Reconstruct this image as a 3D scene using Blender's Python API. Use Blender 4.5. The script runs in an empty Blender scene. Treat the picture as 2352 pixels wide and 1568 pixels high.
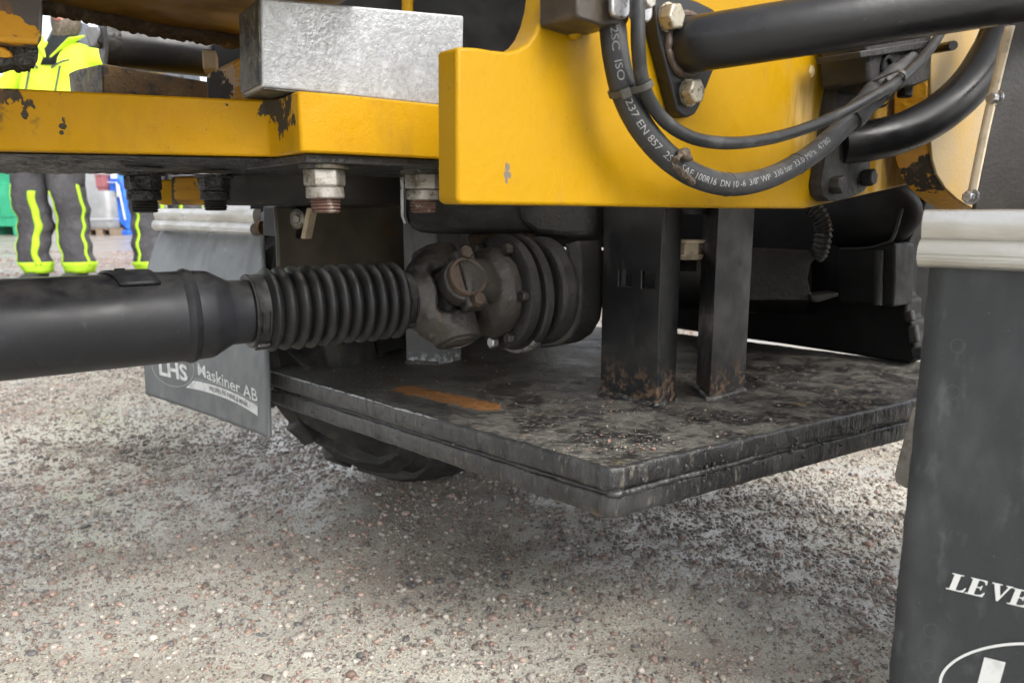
import bpy, bmesh, math, random
import numpy as np
from mathutils import Vector as V, Matrix, noise as mnoise
random.seed(7); rng = np.random.default_rng(11)
S = bpy.context.scene
C = S.collection

# ---------------------------------------------------------------- camera, sky, sun, exposure
F, CX, CY, CAMZ, PITCH = 1700.0, 1176.0, 784.0, 0.474, math.radians(10)
cd = bpy.data.cameras.new('camera'); cam = bpy.data.objects.new('camera', cd); C.objects.link(cam)
cam.location = (0, 0, CAMZ); cam.rotation_euler = (math.pi/2 - PITCH, 0, 0)
cd.sensor_width = 36; cd.lens = 36*F/2352; cd.clip_start = 0.02; cd.clip_end = 2000
cd.dof.use_dof = True; cd.dof.focus_distance = 0.66; cd.dof.aperture_fstop = 11
S.camera = cam
w = bpy.data.worlds.new('World'); S.world = w; w.use_nodes = True
wn = w.node_tree; wn.nodes.clear()
sky = wn.nodes.new('ShaderNodeTexSky'); sky.sky_type = 'NISHITA'; sky.sun_disc = False
SUN_EL, SUN_AZ = math.radians(42), math.radians(134)      # azimuth clockwise from +Y
sky.sun_elevation = SUN_EL; sky.sun_rotation = SUN_AZ
sky.air_density = 1.0; sky.dust_density = 4.0; sky.ozone_density = 1.0
hs = wn.nodes.new('ShaderNodeHueSaturation'); hs.inputs['Saturation'].default_value = 0.22
bg = wn.nodes.new('ShaderNodeBackground'); bg.inputs['Strength'].default_value = 0.15
wo = wn.nodes.new('ShaderNodeOutputWorld')
wn.links.new(sky.outputs[0], hs.inputs['Color']); wn.links.new(hs.outputs[0], bg.inputs['Color'])
wn.links.new(bg.outputs[0], wo.inputs['Surface'])
sd = bpy.data.lights.new('sun', 'SUN'); sd.energy = .75; sd.angle = math.radians(30); sd.color = (1, .96, .9)
so = bpy.data.objects.new('sun', sd); C.objects.link(so)
sdir = V((math.sin(SUN_AZ)*math.cos(SUN_EL), math.cos(SUN_AZ)*math.cos(SUN_EL), math.sin(SUN_EL)))
so.rotation_euler = sdir.to_track_quat('Z', 'Y').to_euler(); so.location = (2, -4, 6)
vs = S.view_settings; vs.view_transform = 'Standard'; vs.look = 'None'; vs.gamma = 1; vs.use_curve_mapping = False
vs.exposure = 1.32
try:
    S.cycles.use_denoising = True; S.cycles.denoiser = 'OPENIMAGEDENOISE'
    S.cycles.max_bounces = 5; S.cycles.diffuse_bounces = 3; S.cycles.glossy_bounces = 3; S.cycles.use_adaptive_sampling = True; S.cycles.adaptive_threshold = .03; S.cycles.sample_clamp_indirect = 6
except Exception: pass

# ---------------------------------------------------------------- geometry helpers
Z = V((0, 0, 1)); CAM = V((0, 0, CAMZ))
def ray(px, py):
    f = V((0, math.cos(PITCH), -math.sin(PITCH))); u = V((0, math.sin(PITCH), math.cos(PITCH)))
    return f + V((1, 0, 0))*((px-CX)/F) + u*((CY-py)/F)
def P(px, py, y): d = ray(px, py); return CAM + d*(y/d.y)
def PZ(px, py, z): d = ray(px, py); return CAM + d*((z-CAMZ)/d.z)
def PL(px, py, pt, n): d = ray(px, py); return CAM + d*((pt-CAM).dot(n)/d.dot(n))
def nz(x, y=0, z=0): return mnoise.noise(V((x, y, z)))

def catmull(pts, n=8):
    pts = [V(p) for p in pts]; q = [pts[0]*2-pts[1]] + pts + [pts[-1]*2-pts[-2]]; out = []
    for i in range(1, len(q)-2):
        for k in range(n):
            t = k/n; a, b, c, d = q[i-1], q[i], q[i+1], q[i+2]
            out.append(0.5*((2*b) + (c-a)*t + (2*a-5*b+4*c-d)*t*t + (3*b-a-3*c+d)*t**3))
    out.append(pts[-1]); return out
def frame(ax, ref=None):
    ax = ax.normalized(); ref = V(ref) if ref is not None else (Z if abs(ax.z) < .9 else V((1, 0, 0)))
    a = ref - ax*ref.dot(ax); a.normalize(); return ax, a, ax.cross(a)

class M:
    def __init__(s): s.v = []; s.f = []
    def add(s, v, f):
        b = len(s.v); s.v += [V(p) for p in v]; s.f += [tuple(i+b for i in q) for q in f]; return s
    def prism(s, pts, vec):
        n = len(pts); vec = V(vec)
        return s.add([V(p) for p in pts] + [V(p)+vec for p in pts],
              [tuple(range(n))[::-1], tuple(range(n, 2*n))] + [(i, (i+1) % n, n+(i+1) % n, n+i) for i in range(n)])
    def box(s, c, ax, ay, az, hx, hy, hz):
        c = V(c); q = [c+ax*(hx*i)+ay*(hy*j)+az*(hz*k) for k in (-1, 1) for i, j in ((-1, -1), (1, -1), (1, 1), (-1, 1))]
        return s.add(q, [(3, 2, 1, 0), (4, 5, 6, 7), (0, 1, 5, 4), (1, 2, 6, 5), (2, 3, 7, 6), (3, 0, 4, 7)])
    def abox(s, x0, x1, y0, y1, z0, z1):
        return s.box(((x0+x1)/2, (y0+y1)/2, (z0+z1)/2), V((1, 0, 0)), V((0, 1, 0)), Z, (x1-x0)/2, (y1-y0)/2, (z1-z0)/2)
    def tube(s, pts, r, seg=20, cap=True, sq=1.0, ref=None):
        pts = [V(p) for p in pts]; n = len(pts); rs = r if isinstance(r, (list, tuple)) else [r]*n
        b = len(s.v); a = None
        for i in range(n):
            t = (pts[min(i+1, n-1)]-pts[max(i-1, 0)]).normalized()
            if a is None: _, a, _ = frame(t, ref)
            a = (a - t*a.dot(t)).normalized(); c = t.cross(a)
            for k in range(seg):
                th = 2*math.pi*k/seg; s.v.append(pts[i] + a*(rs[i]*math.cos(th)) + c*(rs[i]*sq*math.sin(th)))
        for i in range(n-1):
            for k in range(seg):
                s.f.append((b+i*seg+k, b+i*seg+(k+1) % seg, b+(i+1)*seg+(k+1) % seg, b+(i+1)*seg+k))
        if cap:
            s.f.append(tuple(b+k for k in range(seg))[::-1]); s.f.append(tuple(b+(n-1)*seg+k for k in range(seg)))
        return s
    def lathe(s, o, ax, prof, seg=48, ref=None, cap=True, a0=0, a1=2*math.pi):
        o = V(o); ax, a, c = frame(V(ax), ref); b = len(s.v); n = len(prof); full = abs(a1-a0-2*math.pi) < 1e-6
        ns = seg if full else seg+1
        for (t, r) in prof:
            for k in range(ns):
                th = a0+(a1-a0)*k/seg; s.v.append(o+ax*t+a*(r*math.cos(th))+c*(r*math.sin(th)))
        for i in range(n-1):
            for k in range(seg):
                k2 = (k+1) % ns if full else k+1
                s.f.append((b+i*ns+k, b+i*ns+k2, b+(i+1)*ns+k2, b+(i+1)*ns+k))
        if cap and full:
            s.f.append(tuple(b+k for k in range(ns))[::-1]); s.f.append(tuple(b+(n-1)*ns+k for k in range(ns)))
        return s
    def hexa(s, o, ax, af, h, ref=None, ch=.12):
        r = af/math.sqrt(3); o = V(o)
        return s.lathe(o, ax, [(0, r), (h*(1-ch), r), (h, r*.86)], 6, ref)
    def ell(s, c, rx, ry, rz, ax=None, seg=16, rings=10):
        c = V(c); A = ax or (V((1, 0, 0)), V((0, 1, 0)), Z); b = len(s.v)
        for i in range(1, rings):
            ph = math.pi*i/rings
            for k in range(seg):
                th = 2*math.pi*k/seg
                s.v.append(c+A[0]*(rx*math.sin(ph)*math.cos(th))+A[1]*(ry*math.sin(ph)*math.sin(th))+A[2]*(rz*math.cos(ph)))
        s.v += [c+A[2]*rz, c-A[2]*rz]; t = len(s.v)-2
        for i in range(rings-2):
            for k in range(seg):
                s.f.append((b+i*seg+k, b+(i+1)*seg+k, b+(i+1)*seg+(k+1) % seg, b+i*seg+(k+1) % seg))
        for k in range(seg):
            s.f.append((t, b+k, b+(k+1) % seg)); q = b+(rings-2)*seg; s.f.append((t+1, q+(k+1) % seg, q+k))
        return s
    def grid(s, fn, nu, nv):
        b = len(s.v); s.v += [V(fn(i/nu, j/nv)) for j in range(nv+1) for i in range(nu+1)]
        s.f += [(b+j*(nu+1)+i, b+j*(nu+1)+i+1, b+(j+1)*(nu+1)+i+1, b+(j+1)*(nu+1)+i) for j in range(nv) for i in range(nu)]
        return s
    def loft(s, rings, cap=True):
        b = len(s.v); n = len(rings); m = len(rings[0])
        for r in rings: s.v += [V(p) for p in r]
        for i in range(n-1):
            for k in range(m): s.f.append((b+i*m+k, b+i*m+(k+1) % m, b+(i+1)*m+(k+1) % m, b+(i+1)*m+k))
        if cap: s.f.append(tuple(b+k for k in range(m))[::-1]); s.f.append(tuple(b+(n-1)*m+k for k in range(m)))
        return s

def obj(name, m, mat, parent=None, bevel=0, seg=2, smooth=35, remesh=0, rough=None, solid=0, sub=0, fix=True, smoothit=0):
    o0 = parent['_o'] if parent is not None and '_o' in parent.keys() else None
    off = V(o0) if o0 is not None else V((0, 0, 0))
    me = bpy.data.meshes.new(name); me.from_pydata([tuple(p-off) for p in m.v], [], m.f); me.update()
    if fix:
        b = bmesh.new(); b.from_mesh(me); bmesh.ops.recalc_face_normals(b, faces=b.faces); b.to_mesh(me); b.free()
    me.materials.append(MT[mat] if isinstance(mat, str) else mat)
    if smooth:
        me.polygons.foreach_set('use_smooth', [True]*len(me.polygons))
        if smooth < 180 and not remesh:
            try: me.set_sharp_from_angle(angle=math.radians(smooth))
            except Exception: pass
    o = bpy.data.objects.new(name, me); C.objects.link(o)
    if parent is not None: o.parent = parent; 
    if o0 is not None: o['_o'] = list(off)
    if bevel:
        d = o.modifiers.new('b', 'BEVEL'); d.width = bevel; d.segments = seg; d.limit_method = 'ANGLE'; d.angle_limit = math.radians(32); d.use_clamp_overlap = True
    if solid:
        d = o.modifiers.new('s', 'SOLIDIFY'); d.thickness = solid; d.offset = 0
    if remesh:
        d = o.modifiers.new('r', 'REMESH'); d.mode = 'VOXEL'; d.voxel_size = remesh; d.use_smooth_shade = True
        d = o.modifiers.new('k', 'SMOOTH'); d.factor = .5; d.iterations = smoothit or 4
    if sub:
        d = o.modifiers.new('u', 'SUBSURF'); d.levels = sub; d.render_levels = sub
    if rough:                                     # (strength, noise size): lumpy surface as real relief
        d = o.modifiers.new('d', 'DISPLACE'); t = bpy.data.textures.new('lump', 'CLOUDS'); t.noise_scale = rough[1]; t.noise_depth = 3
        d.texture = t; d.strength = rough[0]; d.mid_level = .5; d.texture_coords = 'GLOBAL'
    return o
def tag(o, label, cat, group=None, kind=None):
    if label: o['label'] = label
    if cat: o['category'] = cat
    if group: o['group'] = group
    if kind: o['kind'] = kind
    return o
def thing(name, label, cat, loc, group=None):
    o = bpy.data.objects.new(name, None); C.objects.link(o); o.location = V(loc); o.empty_display_size = .05
    o['_o'] = list(V(loc)); return tag(o, label, cat, group)
def fin():
    for o in S.objects:
        if '_o' in o.keys(): del o['_o']

def text(body, size, bold=0.0, res=3):
    cu = bpy.data.curves.new('t', 'FONT'); cu.body = body; cu.size = size; cu.offset = bold; cu.resolution_u = res
    o = bpy.data.objects.new('t', cu); C.objects.link(o); bpy.context.view_layer.update()
    me = bpy.data.meshes.new_from_object(o.evaluated_get(bpy.context.evaluated_depsgraph_get()))
    b = bmesh.new(); b.from_mesh(me); bmesh.ops.triangulate(b, faces=b.faces)
    long_ = [e for e in b.edges if e.calc_length() > size*.25]
    bmesh.ops.subdivide_edges(b, edges=long_, cuts=1); bmesh.ops.triangulate(b, faces=b.faces)
    v = [p.co.copy() for p in b.verts]; b.verts.index_update(); f = [tuple(x.index for x in q.verts) for q in b.faces]
    b.free(); bpy.data.objects.remove(o); bpy.data.curves.remove(cu); bpy.data.meshes.remove(me)
    return v, f

# ---------------------------------------------------------------- materials
MT = {}
class NT:
    def __init__(s, name):
        s.m = bpy.data.materials.new(name); s.m.use_nodes = True; s.t = s.m.node_tree; s.t.nodes.clear()
        s.b = s.n('ShaderNodeBsdfPrincipled'); o = s.n('ShaderNodeOutputMaterial'); s.l(s.b.outputs[0], o.inputs[0])
        s.pos = s.n('ShaderNodeNewGeometry').outputs['Position']; MT[name] = s.m
    def n(s, k): return s.t.nodes.new(k)
    def l(s, a, b): s.t.links.new(a, b)
    def put(s, i, v):
        if hasattr(v, 'is_output'): s.l(v, i)
        elif isinstance(v, (tuple, list)) and len(v) == 3 and i.type == 'RGBA': i.default_value = (*v, 1)
        else: i.default_value = v
    def vec(s, stretch=None, rot=None):
        if not stretch and not rot: return s.pos
        q = s.n('ShaderNodeMapping'); s.l(s.pos, q.inputs[0])
        if rot: q.inputs['Rotation'].default_value = rot
        if stretch: q.inputs['Scale'].default_value = stretch
        return q.outputs[0]
    def noise(s, scale, detail=3, rough=.6, stretch=None, rot=None, dist=0):
        q = s.n('ShaderNodeTexNoise'); s.l(s.vec(stretch, rot), q.inputs['Vector'])
        q.inputs['Scale'].default_value = scale; q.inputs['Detail'].default_value = detail; q.inputs['Roughness'].default_value = rough
        q.inputs['Distortion'].default_value = dist; return q.outputs['Fac']
    def voro(s, scale, feature='F1', out='Distance', stretch=None, rand=1):
        q = s.n('ShaderNodeTexVoronoi'); q.feature = feature; s.l(s.vec(stretch), q.inputs['Vector']); q.inputs['Scale'].default_value = scale
        q.inputs['Randomness'].default_value = rand; return q.outputs[out]
    def mr(s, v, a, b, c=0, d=1):
        q = s.n('ShaderNodeMapRange'); q.interpolation_type = 'SMOOTHSTEP'; s.put(q.inputs[0], v)
        for i, x in enumerate((a, b, c, d)): q.inputs[i+1].default_value = x
        return q.outputs[0]
    def math(s, op, a, b=0):
        q = s.n('ShaderNodeMath'); q.operation = op; s.put(q.inputs[0], a); s.put(q.inputs[1], b); return q.outputs[0]
    def mix(s, f, a, b):
        q = s.n('ShaderNodeMix'); q.data_type = 'RGBA'; s.put(q.inputs[0], f); s.put(q.inputs[6], a); s.put(q.inputs[7], b); return q.outputs[2]
    def near(s, pt, r0, r1):
        q = s.n('ShaderNodeVectorMath'); q.operation = 'DISTANCE'; s.l(s.pos, q.inputs[0]); q.inputs[1].default_value = tuple(pt)
        return s.mr(q.outputs['Value'], r0, r1, 1, 0)
    def sepz(s):
        q = s.n('ShaderNodeSeparateXYZ'); s.l(s.pos, q.inputs[0]); return q.outputs[2]

def mat(name, base, rough=.5, metal=0, spec=.5, layers=(), bump=(), coat=0, rvar=.12, rscale=25, dust=None):
    """layers: dict(c, s, lo, hi, d, st, r, pts=[(pt, r0, r1)], zlo, zhi, amt); bump: (scale, dist, stretch)"""
    t = NT(name); col = base; ro = rough
    if rvar:
        ro = t.mr(t.noise(rscale, 2, .65), .3, .7, max(0, rough-rvar), min(1, rough+rvar))
    for L in layers:
        f = t.mr(t.noise(L.get('s', 30), L.get('d', 3.5), L.get('ro', .65), L.get('st'), L.get('rot'), L.get('dist', 0)), L['lo'], L['hi'])
        if 'pts' in L:
            acc = None
            for (p, a, b) in L['pts']:
                q = t.near(p, a, b); acc = q if acc is None else t.math('MAXIMUM', acc, q)
            if L.get('soft'):
                f = t.math('MULTIPLY', f, acc)
            else:      # patch with a ragged edge: noise pushes the border
                f = t.mr(t.math('ADD', t.math('MULTIPLY', acc, .55), t.math('MULTIPLY', t.noise(L.get('s', 30), 4, .7, L.get('st')), 1.5)), L['lo'], L['hi'])
        if 'zlo' in L: f = t.math('MULTIPLY', f, t.mr(t.sepz(), L['zlo'], L['zhi']))
        if 'amt' in L: f = t.math('MULTIPLY', f, L['amt'])
        col = t.mix(f, col, L['c'])
        if 'r' in L:
            q = t.n('ShaderNodeMix'); t.put(q.inputs[0], f); t.put(q.inputs[2], ro); q.inputs[3].default_value = L['r']; ro = q.outputs[0]
    if dust:
        g_ = t.n('ShaderNodeNewGeometry'); sx_ = t.n('ShaderNodeSeparateXYZ'); t.l(g_.outputs['Normal'], sx_.inputs[0])
        f = t.math('MULTIPLY', t.math('MULTIPLY', t.mr(sx_.outputs[2], .35, .95), t.mr(t.noise(60, 4, .65), .3, .65)), dust[1])
        col = t.mix(f, col, dust[0])
    t.put(t.b.inputs['Base Color'], col); t.put(t.b.inputs['Roughness'], ro)
    t.b.inputs['Metallic'].default_value = metal
    t.b.inputs['Specular IOR Level'].default_value = spec
    if coat: t.b.inputs['Coat Weight'].default_value = coat; t.b.inputs['Coat Roughness'].default_value = .25
    prev = None
    for B in bump:
        q = t.n('ShaderNodeBump'); q.inputs['Strength'].default_value = 1; q.inputs['Distance'].default_value = B[1]
        h = t.noise(B[0], 2, .6, B[2] if len(B) > 2 else None); t.l(h, q.inputs['Height'])
        if prev is not None: t.l(prev, q.inputs['Normal'])
        prev = q.outputs[0]
    if prev is not None: t.l(prev, t.b.inputs['Normal'])
    return t

YEL = (.345, .190, .002); DIRT = (.05, .042, .03); BLK = (.016, .016, .017); RUST = (.22, .085, .02); TAN = (.24, .2, .14)
# frames of the machine
E1 = V((math.cos(math.radians(40)), math.sin(math.radians(40)), 0)); NY = V((E1.y, -E1.x, 0))     # near yoke face
YA = P(1048, 468, .458)
def YP(px, py, off=0): return PL(px, py, YA+NY*off, NY)
PT = .254                                                                                      # belly plate top

mat('yellow_paint', YEL, .45, layers=[
    dict(c=(.31, .165, .002), s=9, lo=.42, hi=.75, amt=.45),
    dict(c=(.26, .15, .03), s=38, lo=.56, hi=.80, st=(1, 1, .25), amt=.35, r=.6),
    dict(c=(.13, .09, .035), s=190, lo=.70, hi=.735, amt=.8, r=.7),
    dict(c=(.05, .04, .02), s=420, lo=.735, hi=.76, amt=.9, r=.7),
    dict(c=(.20, .12, .025), s=90, lo=.60, hi=.75, zlo=.50, zhi=.478, amt=.7, r=.6),
    dict(c=(.13, .11, .09), s=420, lo=1.14, hi=1.2, st=(1, 1, .25), pts=[(YP(1165, 402), .001, .006), (YP(1166, 385), .001, .005), (YP(1163, 416), .0005, .004)]),
    dict(c=(.75, .6, .35), s=300, lo=1.14, hi=1.2, pts=[(YP(1865, 165), .003, .009)]),
    dict(c=(.62, .42, .16), s=40, lo=.4, hi=.7, st=(1, 1, .2), pts=[(YP(1850, 265), .01, .05), (YP(2030, 390), .03, .09)], soft=1, r=.6),
    ], bump=[(700, .0001), (90, .0005)], spec=.16)
beam_chips = [(P(655, 245, .61), .006, .024), (P(612, 250, .63), .006, .02), (P(640, 300, .62), .002, .012), (P(665, 275, .60), .002, .012), (P(20, 222, .578), .004, .014), (P(300, 238, .606), .0005, .004), (P(520, 240, .63), .0005, .004), (P(860, 232, .625), .0003, .003), (P(640, 255, .62), .012, .03), (P(625, 285, .62), .004, .016), (P(62, 240, .58), .003, .011), (P(58, 262, .58), .002, .008), (P(148, 274, .59), .001, .0055), (P(145, 290, .59), .001, .005), (P(142, 305, .59), .0005, .004)]
mat('yellow_worn', (.43, .228, .002), .5, spec=.16, layers=[
    dict(c=(.37, .175, .002), s=12, lo=.4, hi=.75, amt=.5),
    dict(c=(.20, .11, .02), s=170, lo=.69, hi=.73, amt=.8),
    dict(c=(.04, .03, .02), s=330, lo=.735, hi=.76, amt=.9),
    dict(c=(.24, .13, .02), s=26, lo=.54, hi=.78, st=(1, 1, .3), amt=.4, r=.6),
    dict(c=DIRT, s=130, lo=1.14, hi=1.2, st=(1, 1, .6), pts=beam_chips, r=.75),
    dict(c=(.09, .06, .035), s=45, lo=.5, hi=.62, pts=[(P(20, 215, .58), .01, .045)], soft=1, r=.8),
    ], bump=[(700, .0003), (60, .0008)])
mat('yellow_chipped', (.66, .32, .012), .45, layers=[
    dict(c=(.05, .04, .03), s=95, lo=1.12, hi=1.17, st=(1, 1, .6), r=.8, pts=[(P(2118, 430, .80), .02, .05), (P(2105, 390, .80), .005, .03), (P(2135, 450, .80), .02, .05)]),
    dict(c=TAN, s=30, lo=.55, hi=.75, amt=.5, r=.8)], bump=[(160, .0015)])
mat('yellow_flaking', (.58, .29, .012), .45, layers=[
    dict(c=(.55, .42, .3), s=130, lo=1.12, hi=1.17, pts=[(P(497, 180, .70), .012, .034)], r=.6),
    dict(c=(.06, .058, .062), s=110, lo=1.12, hi=1.17, pts=[(P(494, 190, .70), .006, .022), (P(500, 215, .70), .008, .026)], r=.75)], bump=[(150, .002)])
mat('dusty_yellow', (.36, .24, .09), .7, spec=.25, layers=[dict(c=(.31, .24, .14), s=14, lo=.35, hi=.7), dict(c=(.3, .2, .08), s=180, lo=.66, hi=.74, amt=.6)], bump=[(300, .0004)])
mat('black_paint', (.010, .010, .011), .36, spec=.35, layers=[
    dict(c=(.03, .028, .025), s=22, lo=.5, hi=.8, amt=.6, r=.55),
    dict(c=(.12, .11, .1), s=330, lo=.69, hi=.75, amt=.5)], bump=[(500, .00008), (40, .0004)])
mat('shaft_black', (.010, .0105, .0125), .34, layers=[
    dict(c=(.018, .019, .023), s=11, lo=.45, hi=.75, r=.5),
    dict(c=(.16, .16, .155), s=420, lo=.72, hi=.76, amt=.6),
    dict(c=(.07, .068, .06), s=80, lo=.6, hi=.75, amt=.35, r=.7)], bump=[(500, .00007), (24, .0005)], rvar=.06, spec=.22, dust=((.10, .097, .09), .35))
mat('boot_rubber', (.008, .008, .0085), .45, spec=.3, layers=[dict(c=(.05, .048, .044), s=45, lo=.55, hi=.8, amt=.5, r=.7)], bump=[(600, .0002)], dust=((.13, .127, .118), .6))
mat('post_black', (.014, .014, .0155), .42, layers=[
    dict(c=(.060, .057, .05), s=70, lo=.5, hi=.8, st=(1, 1, .25), amt=.55, r=.7),
    dict(c=(.19, .12, .07), s=90, lo=.45, hi=.62, zlo=.31, zhi=.262, amt=.9, r=.85),
    dict(c=(.17, .17, .17), s=500, lo=.68, hi=.74, amt=.5)], bump=[(300, .00018), (40, .0004)])
mat('dark_housing', (.015, .0145, .0135), .55, layers=[dict(c=(.055, .047, .035), s=24, lo=.45, hi=.78, amt=.6, r=.8), dict(c=(.2, .19, .17), s=240, lo=.7, hi=.76, amt=.4)], bump=[(180, .0012), (40, .001)])
mat('cast_iron', (.020, .0185, .016), .5, layers=[dict(c=(.040, .033, .025), s=30, lo=.42, hi=.72, amt=.7, r=.75), dict(c=(.16, .075, .028), s=60, lo=.64, hi=.76, amt=.5, r=.85)], bump=[(260, .0008), (70, .001)])
mat('rusty_steel', (.055, .036, .024), .55, layers=[dict(c=(.13, .06, .025), s=50, lo=.52, hi=.72, amt=.7), dict(c=(.03, .027, .024), s=25, lo=.45, hi=.7, amt=.7)], bump=[(220, .001)])
mat('edge_wear_highlight', (.42, .43, .44), .35, metal=.6, layers=[dict(c=(.08, .08, .08), s=160, lo=.5, hi=.62, r=.5)])
mat('bare_steel', (.45, .45, .46), .38, metal=.85, layers=[dict(c=(.12, .09, .06), s=120, lo=.55, hi=.68, r=.7), dict(c=(.3, .3, .3), s=35, lo=.4, hi=.7)], bump=[(300, .0004)])
mat('zinc_bolt', (.34, .325, .295), .42, metal=.5, layers=[dict(c=(.13, .105, .075), s=75, lo=.45, hi=.68, r=.7), dict(c=(.05, .04, .03), s=190, lo=.60, hi=.70, r=.8)], bump=[(400, .0004)])
mat('rust_thread', (.13, .075, .06), .6, metal=.3, layers=[dict(c=(.3, .26, .22), s=150, lo=.55, hi=.7)], bump=[(400, .0003)])
mat('yellow_zinc', (.30, .275, .215), .45, metal=.5, layers=[dict(c=(.12, .09, .06), s=200, lo=.54, hi=.64, r=.75), dict(c=(.3, .17, .07), s=90, lo=.55, hi=.7, amt=.7)], bump=[(500, .0003)])
mat('galvanised', (.37, .385, .40), .38, metal=.25, layers=[
    dict(c=(.26, .272, .285), s=240, lo=.42, hi=.62, st=(1, 1, .8), amt=.6),
    dict(c=(.47, .49, .52), s=90, lo=.52, hi=.70, amt=.7),
    dict(c=(.13, .13, .12), s=330, lo=.66, hi=.70, amt=.9, r=.7),
    dict(c=(.27, .27, .26), s=38, lo=.62, hi=.72, amt=.6, r=.6)], bump=[(260, .0006)])
mat('grimy_steel', (.085, .072, .05), .55, layers=[dict(c=(.02, .019, .016), s=60, lo=.45, hi=.6), dict(c=(.14, .16, .03), s=130, lo=.58, hi=.66, st=(1, 1, .4), amt=.7), dict(c=(.25, .25, .24), s=170, lo=.62, hi=.68, amt=.6)], bump=[(200, .001)])
mat('grease', (.03, .029, .028), .45, layers=[dict(c=(.10, .097, .09), s=120, lo=.5, hi=.64, r=.7), dict(c=(.015, .014, .013), s=60, lo=.5, hi=.6)], bump=[(170, .004), (480, .0015)])
mat('rusty_brown', (.09, .052, .018), .6, layers=[dict(c=(.21, .125, .035), s=30, lo=.5, hi=.7, amt=.8), dict(c=(.028, .02, .012), s=60, lo=.50, hi=.64), dict(c=(.24, .15, .05), s=160, lo=.6, hi=.7, amt=.6)], bump=[(160, .0012)])
mat('brown_gold', (.20, .115, .018), .5, layers=[dict(c=(.085, .052, .015), s=11, lo=.35, hi=.7), dict(c=(.05, .035, .015), s=90, lo=.62, hi=.72, amt=.7)], bump=[(200, .0005)])
mat('mud', (.05, .035, .022), .85, layers=[dict(c=(.13, .10, .07), s=70, lo=.5, hi=.7)], bump=[(90, .006), (300, .002)])
mat('rust_lug', (.085, .075, .07), .5, layers=[dict(c=(.26, .11, .03), s=30, lo=.48, hi=.62, st=(1, 1, .3)), dict(c=(.60, .29, .012), s=30, lo=1.14, hi=1.18, pts=[(P(20, 70, .56), .008, .02), (P(60, 85, .56), .004, .016), (P(5, 55, .56), .006, .016)]), dict(c=(.03, .028, .026), s=60, lo=.58, hi=.7)], bump=[(120, .001)])
mat('brown_panel', (.062, .054, .042), .55, layers=[dict(c=(.10, .085, .06), s=9, lo=.4, hi=.7), dict(c=(.12, .06, .025), s=14, lo=.58, hi=.72, amt=.6), dict(c=(.15, .14, .11), s=300, lo=.70, hi=.76, amt=.5)], bump=[(150, .0004)])
mat('pale_paint', (.50, .42, .30), .6, layers=[dict(c=(.25, .2, .14), s=60, lo=.5, hi=.7, amt=.6)], bump=[(300, .0003)])
mat('light_post', (.17, .174, .18), .5, layers=[dict(c=(.10, .10, .10), s=60, lo=.5, hi=.68, amt=.6, st=(1, 1, .4)), dict(c=(.55, .57, .6), s=120, lo=.5, hi=.6, zlo=.275, zhi=.26)], bump=[(200, .0008)])
mat('aluminium', (.60, .59, .565), .34, metal=.75, layers=[dict(c=(.40, .38, .33), s=26, lo=.42, hi=.70, st=(.4, .4, 1.5), amt=.8, r=.5), dict(c=(.12, .1, .09), s=260, lo=.72, hi=.77, amt=.8, r=.7)], bump=[(300, .0002)])
mat('flap_rubber', (.038, .042, .045), .5, layers=[
    dict(c=(.10, .106, .11), s=22, lo=.45, hi=.75, st=(1, 1, .45), amt=.55, r=.65),
    dict(c=(.20, .205, .21), s=60, lo=.54, hi=.76, st=(1, 1, .45), amt=.28, r=.75),
    dict(c=(.25, .25, .25), s=420, lo=.70, hi=.75, amt=.5)], bump=[(500, .0003), (18, .003)], spec=.35)
mat('flap_grey', (.145, .157, .165), .45, layers=[
    dict(c=(.24, .25, .255), s=22, lo=.42, hi=.75, st=(1, 1, .3), amt=.7, r=.6),
    dict(c=(.36, .36, .35), s=70, lo=.62, hi=.74, st=(1, 1, .5), amt=.4)], bump=[(400, .0003)])
mat('white_print', (.74, .75, .74), .5, layers=[dict(c=(.5, .51, .51), s=60, lo=.55, hi=.7, amt=.6)], rvar=0)
mat('white_print_worn', (.80, .81, .80), .5, layers=[dict(c=(.42, .43, .43), s=90, lo=.45, hi=.65, amt=.6)], rvar=0)
mat('grey_print', (.36, .37, .37), .55, rvar=0)
mat('dark_print', (.17, .18, .18), .6, rvar=0)
mat('faint_mark', (.085, .09, .094), .6, rvar=0)
mat('hose_rubber', (.028, .029, .031), .5, spec=.35, dust=((.12, .117, .11), .5), layers=[dict(c=(.075, .075, .076), s=35, lo=.5, hi=.78, amt=.55, r=.65), dict(c=(.10, .09, .075), s=200, lo=.66, hi=.73, amt=.5)], bump=[(700, .0003)])
mat('cable_rubber', (.017, .018, .019), .42, spec=.4, layers=[dict(c=(.07, .07, .07), s=60, lo=.5, hi=.75, amt=.5)], bump=[(900, .0002)])
mat('hose_print', (.24, .24, .235), .6, layers=[dict(c=(.12, .12, .12), s=300, lo=.5, hi=.66, amt=.8)], rvar=0)
mat('tie_plastic', (.05, .048, .042), .4)
mat('brown_plastic', (.035, .028, .02), .42, layers=[dict(c=(.08, .06, .04), s=40, lo=.5, hi=.75, amt=.6)], bump=[(200, .0004)])
mat('tyre_rubber', (.022, .022, .022), .6, layers=[dict(c=(.075, .07, .058), s=40, lo=.45, hi=.7, amt=.7, r=.85)], bump=[(260, .0009)])
mat('dusty_rubber', (.15, .14, .12), .8, layers=[dict(c=(.09, .085, .075), s=60, lo=.5, hi=.7)], bump=[(200, .0008)])
mat('fender_plastic', (.018, .0155, .013), .5, spec=.3, layers=[dict(c=(.03, .025, .021), s=12, lo=.45, hi=.75, r=.6)], bump=[(300, .0003)])
mat('void_black', (.005, .005, .005), .6, spec=.3, layers=[dict(c=(.011, .011, .011), s=20, lo=.5, hi=.8)])

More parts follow.
